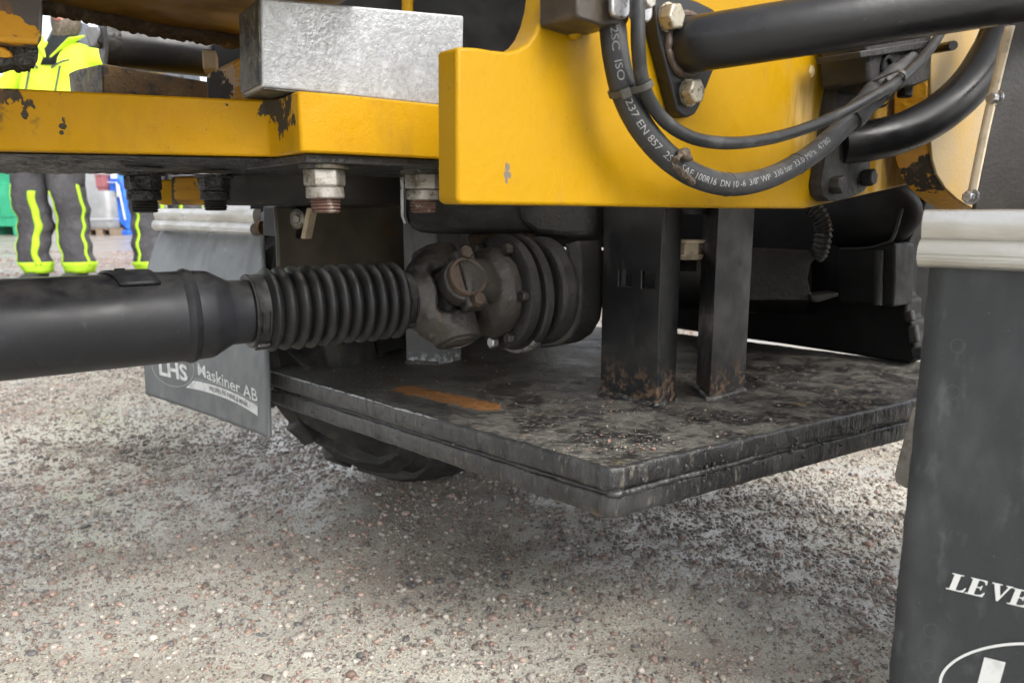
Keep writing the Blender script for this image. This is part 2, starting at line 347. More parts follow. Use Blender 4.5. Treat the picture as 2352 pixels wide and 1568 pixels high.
left_c = V((-.3465, 1.018, .23))
rustline = [(PZ(935+i*26, 893+i*5.6, PT), .010, .032) for i in range(8)]
mat('plate_top', (.016, .016, .017), .36, layers=[
    dict(c=(.14, .135, .12), s=20, lo=.38, hi=.64, st=(1, 1, 1), amt=.85, r=.55),
    dict(c=(.24, .225, .19), s=260, lo=.53, hi=.62, st=(.45, 1.2, 1), rot=(0, 0, .2), amt=.8, r=.75),
    dict(c=(.26, .20, .11), s=34, lo=.60, hi=.74, amt=.6, r=.8),
    dict(c=(.010, .010, .012), s=48, lo=.52, hi=.66, st=(.5, 1.3, 1), rot=(0, 0, .2), amt=.6, r=.38),
    dict(c=(.12, .116, .105), s=90, lo=.3, hi=.6, pts=[(PZ(760, 860, PT), .05, .34), (PZ(1000, 800, PT), .1, .4)], soft=1, amt=.6, r=.6),
    dict(c=(.30, .125, .028), s=150, lo=1.0, hi=1.30, pts=rustline, r=.85),
    dict(c=(.5, .46, .38), s=480, lo=.69, hi=.73, amt=.7)], bump=[(130, .0014), (420, .0008), (30, .001)])
mat('plate_edge', (.018, .018, .019), .34, layers=[
    dict(c=(.06, .06, .06), s=20, lo=.42, hi=.68, st=(1, 1, .5), amt=.7, r=.5),
    dict(c=(.10, .10, .098), s=60, lo=.2, hi=.5, pts=[(left_c, .2, .55)], soft=1, amt=.75, r=.42),  # greyer towards the left corner: sky reflection put into the edge colour
    dict(c=(.17, .155, .12), s=170, lo=.56, hi=.70, st=(1, 1, .35), amt=.55, r=.8),
    dict(c=(.010, .010, .011), s=260, lo=.54, hi=.66, st=(1, 1, .12), amt=.6),
    dict(c=(.13, .075, .03), s=200, lo=1.12, hi=1.3, pts=[(PZ(1425, 1200, .206), .004, .02), (PZ(1360, 1185, .206), .002, .014)], r=.85)], bump=[(240, .0009, (1, 1, .3)), (600, .0005)])
mat('weld', (.022, .022, .023), .38, layers=[dict(c=(.09, .085, .08), s=60, lo=.5, hi=.7, amt=.6)], bump=[(300, .0006)])

# ================================================================ SETTING: ground and gravel
def ground_h(x, y):
    return .014*nz(x*1.3, y*1.3, 3) + .008*nz(x*5, y*5, 9) + .003*nz(x*16, y*16, 2) - .004
gx = np.concatenate([[-400, -120, -40, -15, -7, -4], np.linspace(-2.6, 2.2, 121), [3.5, 6, 14, 40, 120, 400]])
gy = np.concatenate([[-200, -40, -8, -2, -.5], np.linspace(.1, 3.2, 84), np.linspace(3.5, 9, 20), [12, 20, 40, 100, 300, 800]])
g = M(); nx_, ny_ = len(gx), len(gy)
g.v = [V((x, y, ground_h(x, y) if abs(x) < 10 and -3 < y < 14 else 0)) for y in gy for x in gx]
g.f = [(j*nx_+i, j*nx_+i+1, (j+1)*nx_+i+1, (j+1)*nx_+i) for j in range(ny_-1) for i in range(nx_-1)]
def wetness(t):                       # where water still stands on the yard
    acc = t.mr(t.noise(1.9, 3, .55, (.7, 1.7, 1)), .46, .64)
    for x, y, r in ((.38, 1.02, .42), (.55, .85, .3), (-.62, 1.12, .22), (-.42, 1.42, .28), (-.75, .95, .2)):
        q = t.math('MULTIPLY', t.near((x, y, 0), r*.3, r), t.mr(t.noise(6, 3, .6, (.6, 1.8, 1)), .3, .6)); acc = t.math('MAXIMUM', acc, q)
    return acc
t = NT('wet_grit')
wetm = wetness(t)
c = t.mix(t.mr(t.noise(420, 3, .7), .32, .66), (.33, .312, .262), (.62, .60, .52))
c = t.mix(t.mr(t.noise(150, 3, .7), .58, .72), c, (.17, .155, .135))
c = t.mix(t.math('MULTIPLY', t.mr(t.noise(200, 3, .6), .64, .72), .6), c, (.36, .23, .18))
c = t.mix(t.math('MULTIPLY', wetm, .25), c, (.26, .25, .22))
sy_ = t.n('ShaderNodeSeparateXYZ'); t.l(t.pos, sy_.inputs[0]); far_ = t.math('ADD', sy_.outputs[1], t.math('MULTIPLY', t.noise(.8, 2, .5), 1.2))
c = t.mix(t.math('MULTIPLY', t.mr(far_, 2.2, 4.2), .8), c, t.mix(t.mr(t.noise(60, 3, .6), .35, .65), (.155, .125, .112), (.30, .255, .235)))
c = t.mix(t.math('MULTIPLY', t.mr(t.noise(2.6, 4, .6, (.6, 1.5, 1)), .46, .66), .6), c, (.17, .132, .095))
t.put(t.b.inputs['Base Color'], c)
t.put(t.b.inputs['Roughness'], t.mr(wetm, 0, 1, .6, .35)); t.b.inputs['Specular IOR Level'].default_value = .5
t.put(t.b.inputs['Coat Weight'], t.mr(wetm, 0, 1, .15, 1.0)); t.b.inputs['Coat Roughness'].default_value = .16; t.b.inputs['Coat IOR'].default_value = 1.45
bp = None
for sc, di in ((60, .003), (300, .0020)):
    q = t.n('ShaderNodeBump'); q.inputs['Distance'].default_value = di; t.l(t.noise(sc, 3, .65), q.inputs['Height'])
    if bp is not None: t.l(bp, q.inputs['Normal'])
    bp = q.outputs[0]
t.l(bp, t.b.inputs['Normal'])
q = t.n('ShaderNodeBump'); q.inputs['Distance'].default_value = .0012; t.l(t.noise(120, 2, .6), q.inputs['Height']); t.l(q.outputs[0], t.b.inputs['Coat Normal'])
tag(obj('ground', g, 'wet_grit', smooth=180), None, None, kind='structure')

t = NT('stone')
at = t.n('ShaderNodeAttribute'); at.attribute_name = 'stone_colour'
t.put(t.b.inputs['Base Color'], t.mix(t.mr(t.noise(700, 3, .6), .4, .65), at.outputs['Color'], t.mix(.45, at.outputs['Color'], (.06, .055, .05))))
wet_ = wetness(t); t.put(t.b.inputs['Roughness'], t.mr(wet_, 0, 1, .55, .3)); t.b.inputs['Specular IOR Level'].default_value = .5
t.put(t.b.inputs['Coat Weight'], wet_); t.b.inputs['Coat Roughness'].default_value = .12; t.b.inputs['Coat IOR'].default_value = 1.5
q = t.n('ShaderNodeBump'); q.inputs['Distance'].default_value = .0006; t.l(t.noise(600, 4, .6), q.inputs['Height']); t.l(q.outputs[0], t.b.inputs['Normal'])

STONE_COL = 1.4*np.array([(.36, .345, .31), (.29, .28, .26), (.20, .195, .185), (.12, .12, .12), (.30, .225, .19), (.36, .275, .235), (.22, .155, .125), (.46, .44, .40), (.15, .125, .11), (.32, .30, .255), (.38, .365, .33)])
def rock_templates(k=14):
    out = []
    for i in range(k):
        b = bmesh.new(); bmesh.ops.create_icosphere(b, subdivisions=1, radius=1)
        sc = rng.uniform(.65, 1.15, 3) * (1, .85, .62)
        v = np.array([p.co[:] for p in b.verts]); v *= sc; v *= 1+rng.uniform(-.22, .22, (len(v), 1))
        v = np.round(v*2.2)/2.2*.35 + v*.65
        f = np.array([[x.index for x in q.verts] for q in b.faces]); b.free(); out.append((v, f))
    return out
RT = rock_templates()
def chip_templates(k=10):
    ov = np.array([(1, 0, 0), (-1, 0, 0), (0, 1, 0), (0, -1, 0), (0, 0, 1), (0, 0, -1)], float); of = np.array([(0, 2, 4), (2, 1, 4), (1, 3, 4), (3, 0, 4), (2, 0, 5), (1, 2, 5), (3, 1, 5), (0, 3, 5)])
    return [(ov*rng.uniform(.7, 1.3, (6, 1))*(1.1, .9, .75)+rng.uniform(-.22, .22, (6, 3)), of) for _ in range(k)]
CT = chip_templates()
def scatter(name, x, y, z, size, mat, cols, small=0):
    n = len(x); V_, F_, CC = [], [], []; base = 0
    TT = RT+CT; kind = np.where(size < small, len(RT)+rng.integers(0, len(CT), n), rng.integers(0, len(RT), n)); th = rng.uniform(0, 2*np.pi, n); tilt = rng.uniform(-.5, .5, n)
    for k, (tv, tf) in enumerate(TT):
        i = np.where(kind == k)[0]
        if not len(i): continue
        ct, st = np.cos(th[i])[:, None], np.sin(th[i])[:, None]; ca, sa = np.cos(tilt[i])[:, None], np.sin(tilt[i])[:, None]
        X = tv[None, :, 0]; Y = tv[None, :, 1]*ca - tv[None, :, 2]*sa; Zz = tv[None, :, 1]*sa + tv[None, :, 2]*ca
        s = size[i][:, None]
        p = np.stack([(X*ct-Y*st)*s + x[i][:, None], (X*st+Y*ct)*s + y[i][:, None], Zz*s + z[i][:, None]], -1)
        m = tv.shape[0]; V_.append(p.reshape(-1, 3)); F_.append((tf[None] + (np.arange(len(i))*m)[:, None, None] + base).reshape(-1, 3))
        CC.append(np.repeat(cols[i], m, 0)); base += len(i)*m
    V_ = np.concatenate(V_); F_ = np.concatenate(F_); CC = np.concatenate(CC)
    me = bpy.data.meshes.new(name); me.vertices.add(len(V_)); me.vertices.foreach_set('co', V_.astype(np.float32).ravel())
    me.loops.add(len(F_)*3); me.loops.foreach_set('vertex_index', F_.astype(np.int32).ravel())
    me.polygons.add(len(F_)); me.polygons.foreach_set('loop_start', (np.arange(len(F_))*3).astype(np.int32)); me.update(calc_edges=True)
    a = me.attributes.new('stone_colour', 'FLOAT_COLOR', 'POINT'); a.data.foreach_set('color', np.c_[CC, np.ones(len(CC))].astype(np.float32).ravel())
    me.materials.append(MT[mat]); o = bpy.data.objects.new(name, me); C.objects.link(o); return o
def gravel():
    X, Y, SZ = [], [], []
    for (y0, y1, per, smin, k) in ((.62, 1.3, 84000, .0013, 2.5), (1.3, 2.3, 38000, .0018, 2.6), (2.3, 4.2, 8000, .0030, 2.8), (4.2, 9, 800, .006, 3.0)):
        xa, xb = -.80*y1-.1, .80*y1+.1
        n = int(per*(y1-y0)*(xb-xa)); x = rng.uniform(xa, xb, n); y = rng.uniform(y0, y1, n)
        ok = np.abs(x) < .80*y+.1
        if y0 > 2: ok &= x < .25*y
        x, y = x[ok], y[ok]
        dens = np.array([mnoise.noise(V((a*1.6, b*2.4, 4.2)))*.6+.62 for a, b in zip(x[::1], y[::1])]) 
        ok = rng.uniform(0, 1, len(x)) < dens; x, y = x[ok], y[ok]
        s = smin*(rng.pareto(k, len(x))+1); s = np.where(s > .0085*(1+.4*(y0 > 2)), smin*1.3, s); X.append(x); Y.append(y); SZ.append(s)
    n = 16000; x = rng.uniform(-3, 3, n); y = rng.uniform(-.6, 3, n); ok = (np.abs(x) > .80*y+.1) | (y < .62)      # sparser stones round about
    X.append(x[ok]); Y.append(y[ok]); SZ.append(np.minimum(.0024*(rng.pareto(2.6, ok.sum())+1), .010))
    x, y, s = map(np.concatenate, (X, Y, SZ))
    z = np.array([ground_h(a, b) for a, b in zip(x, y)]) + s*.12
    cols = STONE_COL[rng.integers(0, len(STONE_COL), len(x))] * rng.uniform(.62, 1.06, (len(x), 1))*np.array([1.05, .99, .95])
    tr_ = np.array([mnoise.noise(V((a*1.5, b*3.2, 7.7))) for a, b in zip(x, y)])[:, None]         # trodden, browner tracks
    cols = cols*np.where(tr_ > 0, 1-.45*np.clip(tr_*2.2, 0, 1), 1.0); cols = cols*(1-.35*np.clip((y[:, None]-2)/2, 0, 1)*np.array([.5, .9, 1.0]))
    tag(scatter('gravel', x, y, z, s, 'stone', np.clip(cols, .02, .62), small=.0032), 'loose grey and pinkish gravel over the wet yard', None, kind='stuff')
gravel()

# ================================================================ FRONT HALF OF THE MACHINE
FD = V((.59, .81, 0)).normalized(); LD = V((-FD.y, FD.x, 0))          # forward, left (lateral)
fm = thing('front_frame', 'front half of the yellow machine with black belly plate and round guard tube', 'machine', (.1, .95, 0))

def pslab(m, pts, n, depth): return m.prism(pts, V(n)*-depth)
def arc(c, r, a0, a1, k=8): return [(c[0]+r*math.cos(math.radians(a0+(a1-a0)*i/k)), c[1]+r*math.sin(math.radians(a0+(a1-a0)*i/k))) for i in range(k+1)]

# near yoke plate, flame cut, with the big round cut-out
out = [(1050, 107), (1100, 110), (1135, 116), (1165, 119), (1190, 114), (1212, 101), (1228, 80), (1241, 50), (1250, 15), (1256, -30), (1260, -90), (1262, -160),
       (2100, -140), (2097, 422), (1890, 470), (1850, 479.5), (1600, 477), (1300, 472), (1062, 469), (1050, 462)]
yk = obj('yoke_plate', pslab(M(), [YP(*p) for p in out], NY, .021), 'yellow_paint', fm, bevel=.0022, seg=3)
# weld blob on the plate beside the manifold
obj('weld_blob', M().ell(YP(1318, 66, .003), .006, .005, .007, (E1, NY, Z)), 'yellow_paint', yk)

# black manifold block where the hose starts, with its bright clips
mb = M().prism([YP(*p, .034) for p in [(1325, -40), (1325, 32), (1330, 42), (1385, 60), (1440, 58), (1446, 46), (1446, -40)]], NY*-.034)
man = obj('hose_manifold', mb, 'brown_plastic', fm, bevel=.003)
for (a, b_, c_, d_) in ((1407, 1448, -30, 40), (1452, 1500, -30, 48)):
    q = M().prism([YP(*p, .043) for p in [(a, c_), (a, d_-14), (a+5, d_-4), (a+14, d_), (b_-10, d_+4), (b_-2, d_-4), (b_, d_-14), (b_, c_)]], NY*-.004)
    obj('clip', q, 'bare_steel', man, bevel=.0012)
obj('clip_bolt', M().hexa(YP(1480, 4, .043), NY, .009, .006), 'zinc_bolt', man, bevel=.0005)

# flange of the guard tube
fl = [(1500, -60), (1505, 20), (1512, 80), (1530, 150), (1549, 225), (1556, 255), (1568, 268), (1582, 270), (1596, 263), (1606, 248), (1622, 205), (1640, 160), (1660, 100), (1655, 50), (1640, 22), (1600, 2), (1560, -10), (1540, -60)]
fg = obj('tube_flange', M().prism([YP(*p, .012) for p in fl], NY*-.0115), 'black_paint', fm, bevel=.0015)
for (x, y) in ((1533, 42), (1580, 213)):
    w_ = obj('washer', M().lathe(YP(x, y, .012), NY, [(0, .0105), (.002, .0105), (.0025, .0095)], 28), 'yellow_zinc', fg)
    obj('bolt_head', M().hexa(YP(x, y, .0145), NY, .0165, .0095, ref=(.3, .2, 1)), 'yellow_zinc', fg, bevel=.0007)
# guard tube: a hoop from the near flange out to the right and back to the far bracket
TR = .0196
tp = [YP(1572, 105, .012), P(1640, 95, .565), P(1850, 62, .553), P(2100, 22, .55), P(2352, -18, .55), P(2560, -52, .56), P(2660, -75, .60), P(2670, -90, .66), P(2580, -90, .72), P(2450, -70, .76), P(2365, -25, .775),
      P(2315, 45, .775), P(2282, 115, .77), P(2232, 192, .765), P(2165, 255, .758), P(2085, 300, .75), P(2005, 322, .745), P(1930, 331, .745)]
gt = obj('guard_tube', M().tube(catmull(tp, 10), TR, 36), 'black_paint', fm, smooth=50)
wp = []; wc = YP(1578, 104, .013); 
for k in range(49):
    a = 2*math.pi*k/48; wp.append(wc + E1*(math.cos(a)*TR*1.14) + Z*(math.sin(a)*TR*1.1) + NY*.001*nz(k*.9))
obj('weld_seam', M().tube(wp, [.0030+.0010*nz(k*.7, 2) for k in range(49)], 10, False), 'rusty_steel', gt)
# far bracket of the tube
br = [(1948, 140), (1975, 128), (2010, 124), (2010, 130), (1975, 190), (1965, 260), (1990, 340), (2000, 370), (1996, 425), (1985, 440), (1960, 452), (1925, 462), (1905, 462), (1892, 450), (1888, 425), (1895, 380), (1915, 250), (1930, 165)]
bk = obj('tube_bracket', M().prism([YP(*p, .014) for p in br], NY*-.0135), 'dark_housing', fm, bevel=.002)
for (x, y) in ((1914, 425), (1986, 408)):
    obj('nut', M().hexa(YP(x, y, .014), NY, .0155, .010, ref=(.2, .1, 1)), 'dark_housing', bk, bevel=.0007)
vb = M().prism([YP(*p, .05) for p in [(1992, 60), (2140, 40), (2142, 130), (2136, 185), (2100, 200), (2040, 205), (1996, 190)]], NY*-.045)
vbo = obj('valve_block', vb, 'dark_housing', fm, bevel=.003)
obj('valve_port', M().lathe(YP(2036, 155, .051), NY, [(-.004, .0085), (.0005, .011), (.002, .0105), (.002, .0075), (-.004, .0070)], 28, cap=False), 'black_paint', vbo)
obj('valve_ledge', M().prism([YP(*p, .056) for p in [(1975, 118), (2140, 92), (2146, 108), (1978, 134)]], NY*-.04), 'dark_housing', vbo, bevel=.001)
obj('stay_bar', M().tube([YP(2120, 118, .03), P(2190, 105, .75)], .0045, 10), 'black_paint', vbo)
obj('plug', M().hexa(YP(2080, 196, .03), -Z, .014, .012), 'dark_housing', vbo, bevel=.0006)

# thick yellow fender carrier beyond the guard tube, its dusty face and chipped cut edge
PN = V((.55, -.83, .06)).normalized(); PA = P(2150, 400, .80)
def CP(px, py, off=0): return PL(px, py, PA+PN*off, PN)
cpts = [(2139, 60), (2139, 330), (2142, 365), (2152, 400), (2172, 432), (2200, 458), (2235, 480), (2300, 500), (2420, 500), (2420, 60)]
cm = M(); fr = [CP(*p) for p in cpts]; bkp = [p - PN*.003 + V((-.0285, .012, 0)) for p in fr]
cm.add(fr, [tuple(range(len(fr)))]); obj('carrier_face', M().prism(fr, -PN*.0028), 'dusty_yellow', fm, bevel=.001)
obj('carrier_edge', M().prism([p-PN*.003 for p in fr], V((-.026, .020, 0))), 'yellow_chipped', fm, bevel=.002)

# fender wall on the right with its pale edge strip
fw = [(2322, 30), (2300, 130), (2262, 310), (2236, 450), (2228, 500), (2480, 500), (2480, 30)]
fe = obj('fender', M().prism([P(*p, .60 + (p[0]-2228)*.00006) for p in fw], V((.05, .07, 0))), 'fender_plastic', fm, bevel=.004)
st = [P(2312, 62, .597), P(2290, 150, .597), P(2255, 300, .597), P(2222, 462, .597)]
em = M()
em.grid(lambda u, v: catmull(st, 6)[int(round(v*18))] + V((.0065*u-.001, -.004*math.sin(u*math.pi), 0)), 4, 18)
obj('edge_strip', em, 'pale_paint', fe, solid=.0015)
for (x, y) in ((2281, 226), (2226, 452)):
    b_ = obj('bolt_head', M().hexa(P(x+3, y, .593), V((-.85, -.5, 0)), .0075, .006), 'bare_steel', fe, bevel=.0005)
    obj('washer', M().lathe(P(x+6, y, .595), V((-.85, -.5, 0)), [(0, .0062), (.0014, .0062)], 24), 'bare_steel', fe)

# ---- belly plate: two flame-cut plates welded together
near, left, rgt = V((.0855, .612, 0)), V((-.3465, 1.018, 0)), V((.4705, .846, 0))
plan = [near, rgt, V((.60, .945, 0)), V((.66, 1.06, 0)), V((.585, 1.085, 0)), V((.44, 1.22, 0)), V((.23, 1.40, 0)), V((-.045, 1.455, 0)), left]
def rounded(poly, rad, k=5):
    o = []; n = len(poly)
    for i in range(n):
        a, b, c = poly[i-1], poly[i], poly[(i+1) % n]; d0 = (a-b).normalized(); d1 = (c-b).normalized()
        r = min(rad, (a-b).length*.4, (c-b).length*.4); p0, p1 = b+d0*r, b+d1*r
        for j in range(k+1):
            t = j/k; o.append(p0*(1-t)**2 + b*(2*t*(1-t)) + p1*t*t)
    return o
def resample(poly, step):
    o = []; n = len(poly)
    for i in range(n):
        a, b = poly[i], poly[(i+1) % n]; k = max(1, int((b-a).length/step))
        o += [a+(b-a)*(j/k) for j in range(k)]
    return o
def cut_plate(z0, z1, inset, seed, top, edge, name):
    pl = resample(rounded(plan, .012), .0025); n = len(pl); rows = [(0, -.004), (.001, -.0014), (.003, -.0003), (.007, 0), (.012, .0003), (.017, 0), (.021, -.0012), (.0235, -.003)]
    H = z1-z0; sm = M(); sacc = 0; rings = []
    nor = []
    for i in range(n):
        d = (pl[(i+1) % n]-pl[i-1]).normalized(); nor.append(V((d.y, -d.x, 0)))
    S_ = []; 
    for i in range(n): S_.append(sacc); sacc += (pl[(i+1) % n]-pl[i]).length
    for ri, (dz, of) in enumerate(rows):
        ring = []
        for i in range(n):
            s = S_[i]; am = .55+.45*nz(s*9, seed)
            d = .0010*am*nz(s*330, seed, dz*30) + .0008*nz(s*60, seed+5, dz*40) + .0006*nz(s*11, seed+9)
            zz = z1 - dz*H/.0235
            if ri < 2: zz += .0007*nz(s*70, seed+3)-.0004
            if ri > 6: zz += .0009*nz(s*40, seed+7)
            ring.append(pl[i] + nor[i]*(of+d-inset) + Z*zz)
        rings.append(ring)
    m2 = M().loft(rings, cap=False)
    e = obj(name, m2, edge, fm, smooth=60)
    if top:
        tm = M(); tm.add([p + Z*.0002 for p in rings[0]], [tuple(range(n))]); obj('plate_top', tm, top, e, smooth=0)
    bm_ = M(); bm_.add(rings[-1], [tuple(range(n))]); obj('plate_underside', bm_, edge, e, smooth=0)
    return e, rings
up, ur = cut_plate(.231, PT, 0, 1.5, 'plate_top', 'plate_edge', 'belly_plate')
lo, lr = cut_plate(.206, .2285, .001, 8.5, None, 'plate_edge', 'belly_plate')
nl_ = len(ur[1]); seg_ = [i for i in range(nl_) if (ur[1][i]-Z*ur[1][i].z-left).length < (near-left).length*.62 and (ur[1][i]-Z*ur[1][i].z-left).dot(near-left) > .004]
obj('worn_edge_highlight', M().tube([ur[1][i]+Z*.0004 for i in seg_], [.0021*(.55+.6*nz(i*.05, 3)+.3*nz(i*.4)) if 4 < k < len(seg_)-4 else .0003 for k, i in enumerate(seg_)], 8), 'edge_wear_highlight', up, smooth=60)  # worn steel rim, made bright and thick to carry the edge highlight
# weld beads along the joint
def bead(a, b, r, seed, name='weld_bead', out=.0):
    n = int((b-a).length/.0016); d = (b-a).normalized(); nn = V((d.y, -d.x, 0)); nn = nn if nn.dot(CAM-a) > 0 else -nn
    pts = [a+(b-a)*(i/n) + nn*(out+.0012*nz(i*.12, seed)) + Z*(.2298+.0010*nz(i*.05, seed+4)) for i in range(n+1)]
    rr = [r*(.75+.35*abs(math.sin(i*.75))*(.5+.5*nz(i*.05, seed+2)) + .5*nz(i*.06, seed+8)) for i in range(n+1)]
    return obj(name, M().tube(pts, [max(x, .0008) for x in rr], 10), 'weld', up, smooth=60)
bead(near+(rgt-near)*.02, rgt+V((.05, .04, 0)), .0034, 2.2, out=.0)
bead(near+(left-near)*.01, near+(left-near)*.97, .0022, 6.1, out=-.0030)
cl = near + (V((0, 0, 0))-near).normalized()*-.006
obj('weld_bead', M().ell(near+V((.0055, .0085, .2295)), .009, .008, .0050), 'weld', up, rough=(.004, .005))
# weld spatter on the right edge
sp = M()
for i in range(46):
    u = random.betavariate(2, 3); p = near+(rgt-near)*u + Z*(.2298+random.gauss(.002, .007)); nn = V(((rgt-near).y, -(rgt-near).x, 0)).normalized()
    r = random.uniform(.0008, .0022); sp.ell(p+nn*.0012, r, r, r, None, 8, 6)
for i in range(26):
    u = random.random(); p = near+(left-near)*u + Z*random.uniform(.212, .248); nn = V((-(left-near).y, (left-near).x, 0)).normalized(); nn = nn if nn.y < 0 else -nn
    r = random.uniform(.0006, .0016); sp.ell(p+nn*.001, r, r, r, None, 8, 6)
o = obj('weld_spatter', sp, 'weld', up); o['kind'] = 'stuff'

# posts between belly plate and yoke
def post(corner_px, legs, z1, name, mat_, th=.006):
    """angle iron standing on the plate: corner plus leg ends, in plan"""
    pass
def wall(m, a, b, th, z0, z1, side):
    d = (b-a).normalized(); n = V((d.y, -d.x, 0))*side
    m.prism([a+Z*z0, b+Z*z0, b+n*th+Z*z0, a+n*th+Z*z0], Z*(z1-z0))
def flat(p): return V((p.x, p.y, 0))
a1, b1, c1 = flat(PZ(1378, 901, PT)), flat(PZ(1507, 934, PT)), flat(PZ(1528, 926, PT))
# post with two square holes: front wall as a grid of bars round the holes
pw = M(); d = (b1-a1); L = d.length; d = d.normalized(); n_ = V((d.y, -d.x, 0)); n_ = n_ if n_.dot(flat(CAM)-a1) > 0 else -n_
zt = .50
def pz(px, py): q = PL(px, py, a1, n_); return (flat(q)-a1).dot(d), q.z
h1a, h1z = pz(1421, 618); h1b, h1y = pz(1450, 660); h2a, _ = pz(1474, 622); h2b, _ = pz(1506, 664)
xs = sorted([0, h1a, h1b, h2a, min(h2b, L-.008), L]); zs = [PT-.001, h1y, h1z, zt]
pv = []
for i in range(5):
    for j in range(3):
        if i in (1, 3) and j == 1: continue
        pv.append((xs[i], xs[i+1], zs[j], zs[j+1]))
front = M()
b = bmesh.new(); vm = {}
def gv(x, z, k): 
    key = (round(x, 5), round(z, 5), k)
    if key not in vm: vm[key] = b.verts.new(a1+d*x-n_*(.006*k)+Z*z)
    return vm[key]
for (x0, x1, z0, z1) in pv:
    b.faces.new([gv(x0, z0, 0), gv(x1, z0, 0), gv(x1, z1, 0), gv(x0, z1, 0)]); b.faces.new([gv(x0, z1, 1), gv(x1, z1, 1), gv(x1, z0, 1), gv(x0, z0, 1)])
be = [e for e in b.edges if len(e.link_faces) == 1 and all((v.co-(a1+Z*v.co.z)).dot(n_) > -.003 for v in e.verts)]
for e in be:
    v0, v1 = e.verts; k0 = [k for k, q in vm.items() if q is v0][0]; k1 = [k for k, q in vm.items() if q is v1][0]
    b.faces.new([v0, v1, vm[(k1[0], k1[1], 1)], vm[(k0[0], k0[1], 1)]])
b.verts.index_update(); front.add([v.co.copy() for v in b.verts], [tuple(v.index for v in f.verts) for f in b.faces]); b.free()
wall(front, b1-n_*.0061, b1-n_*.0061+(c1-b1).normalized()*.036, .0055, PT-.001, zt, -1 if V((( c1-b1).y, -(c1-b1).x, 0)).dot(d) > 0 else 1)
wall(front, a1-n_*.0061, a1-n_*.0061+(c1-b1).normalized()*.036, .0055, PT-.001, zt, 1 if V((( c1-b1).y, -(c1-b1).x, 0)).dot(d) > 0 else -1)
p1 = obj('support_post', front, 'post_black', fm, bevel=.001)
a2, b2, c2 = flat(PZ(1598, 886, PT)), flat(PZ(1629, 921, PT)), flat(PZ(1710, 897, PT))
m2 = M(); m2.prism([q+Z*(PT-.001) for q in (a2, b2, c2, c2+(a2-b2).normalized()*.006, b2+(a2-b2).normalized()*.006+(c2-b2).normalized()*.006, a2+(c2-b2).normalized()*.006)], Z*(.50-PT))
p2 = obj('support_post', m2, 'post_black', fm, bevel=.001)
a3, b3 = flat(PZ(933, 834, PT)), flat(PZ(1009, 838, PT))
m3 = M(); dd = V((.25, .97, 0)).normalized()
m3.prism([q+Z*(PT-.001) for q in (a3, b3, b3+FD*.05, a3+FD*.05)], Z*(.50-PT))
p3 = obj('support_post', m3, 'light_post', fm, bevel=.0015)
for (pp, pts) in ((p1, [a1, b1, c1]), (p2, [a2, b2, c2]), (p3, [a3, b3])):
    wl = []
    for i in range(len(pts)-1):
        for k in range(26): wl.append(pts[i].lerp(pts[i+1], k/25)+Z*(PT+.001))
    nn = [(.004+.002*nz(k*.5, pp.location.x+len(pts)))*(1.0) for k in range(len(wl))]
    obj('weld_foot', M().tube(wl, nn, 8), 'plate_top', pp, smooth=60)
# big hanging bolt between the posts
bc = P(1582, 560, .90); cyl = M().lathe(V((bc.x, bc.y, 0)), Z, [(.47, .021), (.52, .021)], 28)
bb = obj('hanging_bolt', cyl, 'dark_housing', fm)
def zat(py, y): return P(1582, py, y).z
obj('flange_nut', M().lathe(V((bc.x, bc.y, 0)), Z, [(zat(595, .9), .016), (zat(585, .9), .0185), (zat(583, .9), .0175)], 32).lathe(V((bc.x, bc.y, 0)), Z, [(zat(585, .9), .0165), (zat(558, .9), .0165)], 6).lathe(V((bc.x, bc.y, 0)), Z, [(zat(557, .9), .0205), (zat(551, .9), .0205)], 32), 'pale_paint', bb)
thp = []
z0_, z1_ = zat(622, .9), zat(594, .9)
for k in range(16): thp.append((z0_+(z1_-z0_)*k/15, .0098 if k % 2 else .0112))
obj('bolt_thread', M().lathe(V((bc.x, bc.y, 0)), Z, thp, 24), 'dark_housing', bb)

# ---- transmission housing under the yoke and the far yoke bar
th_ = M(); hp = [(926, 400), (926, 495), (931, 512), (942, 526), (958, 534), (1000, 538), (1200, 540), (1366, 541), (1366, 400)]
hm = obj('transmission_housing', M().prism([P(*p, .90) for p in hp], V((.1, .22, 0))), 'dark_housing', fm, bevel=.008, seg=3)
obj('housing_edge_highlight', M().prism([P(*p, .893) for p in [(919, 400), (921, 497), (928, 514), (933, 512), (927, 497), (927, 400)]], V((.0, .02, 0))), 'bare_steel', hm)  # thin bright steel strip drawn as the highlight on the housing edge
obj('housing_bulge', M().prism([P(*p, .88) for p in [(1185, 420), (1180, 470), (1195, 520), (1230, 543), (1300, 550), (1362, 548), (1362, 420)]], V((.06, .12, 0))), 'dark_housing', hm, bevel=.01, seg=3)
mudm = M()
mudm.prism([P(*p, .895) for p in [(1070, 538), (1075, 560), (1082, 592), (1100, 600), (1112, 575), (1130, 555), (1240, 552), (1240, 536)]], V((.02, .05, 0)))
obj('caked_mud', mudm, 'mud', hm, remesh=.003, rough=(.004, .008))
yb = M().prism([P(395, 406, .86), P(395, 470, .86), P(940, 476, 1.0), P(940, 378, 1.0)], V((-.02, .035, 0)))
mat('far_yoke', (.022, .021, .019), .5, layers=[dict(c=(.55, .27, .012), s=60, lo=1.1, hi=1.15, pts=[(P(455, 430, .87), .02, .035), (P(470, 450, .87), .012, .03), (P(500, 430, .88), .004, .012)]), dict(c=(.08, .06, .03), s=30, lo=.5, hi=.7, st=(.3, .3, 2), amt=.6)])
yb2 = obj('far_yoke_bar', yb, 'far_yoke', fm, bevel=.003)
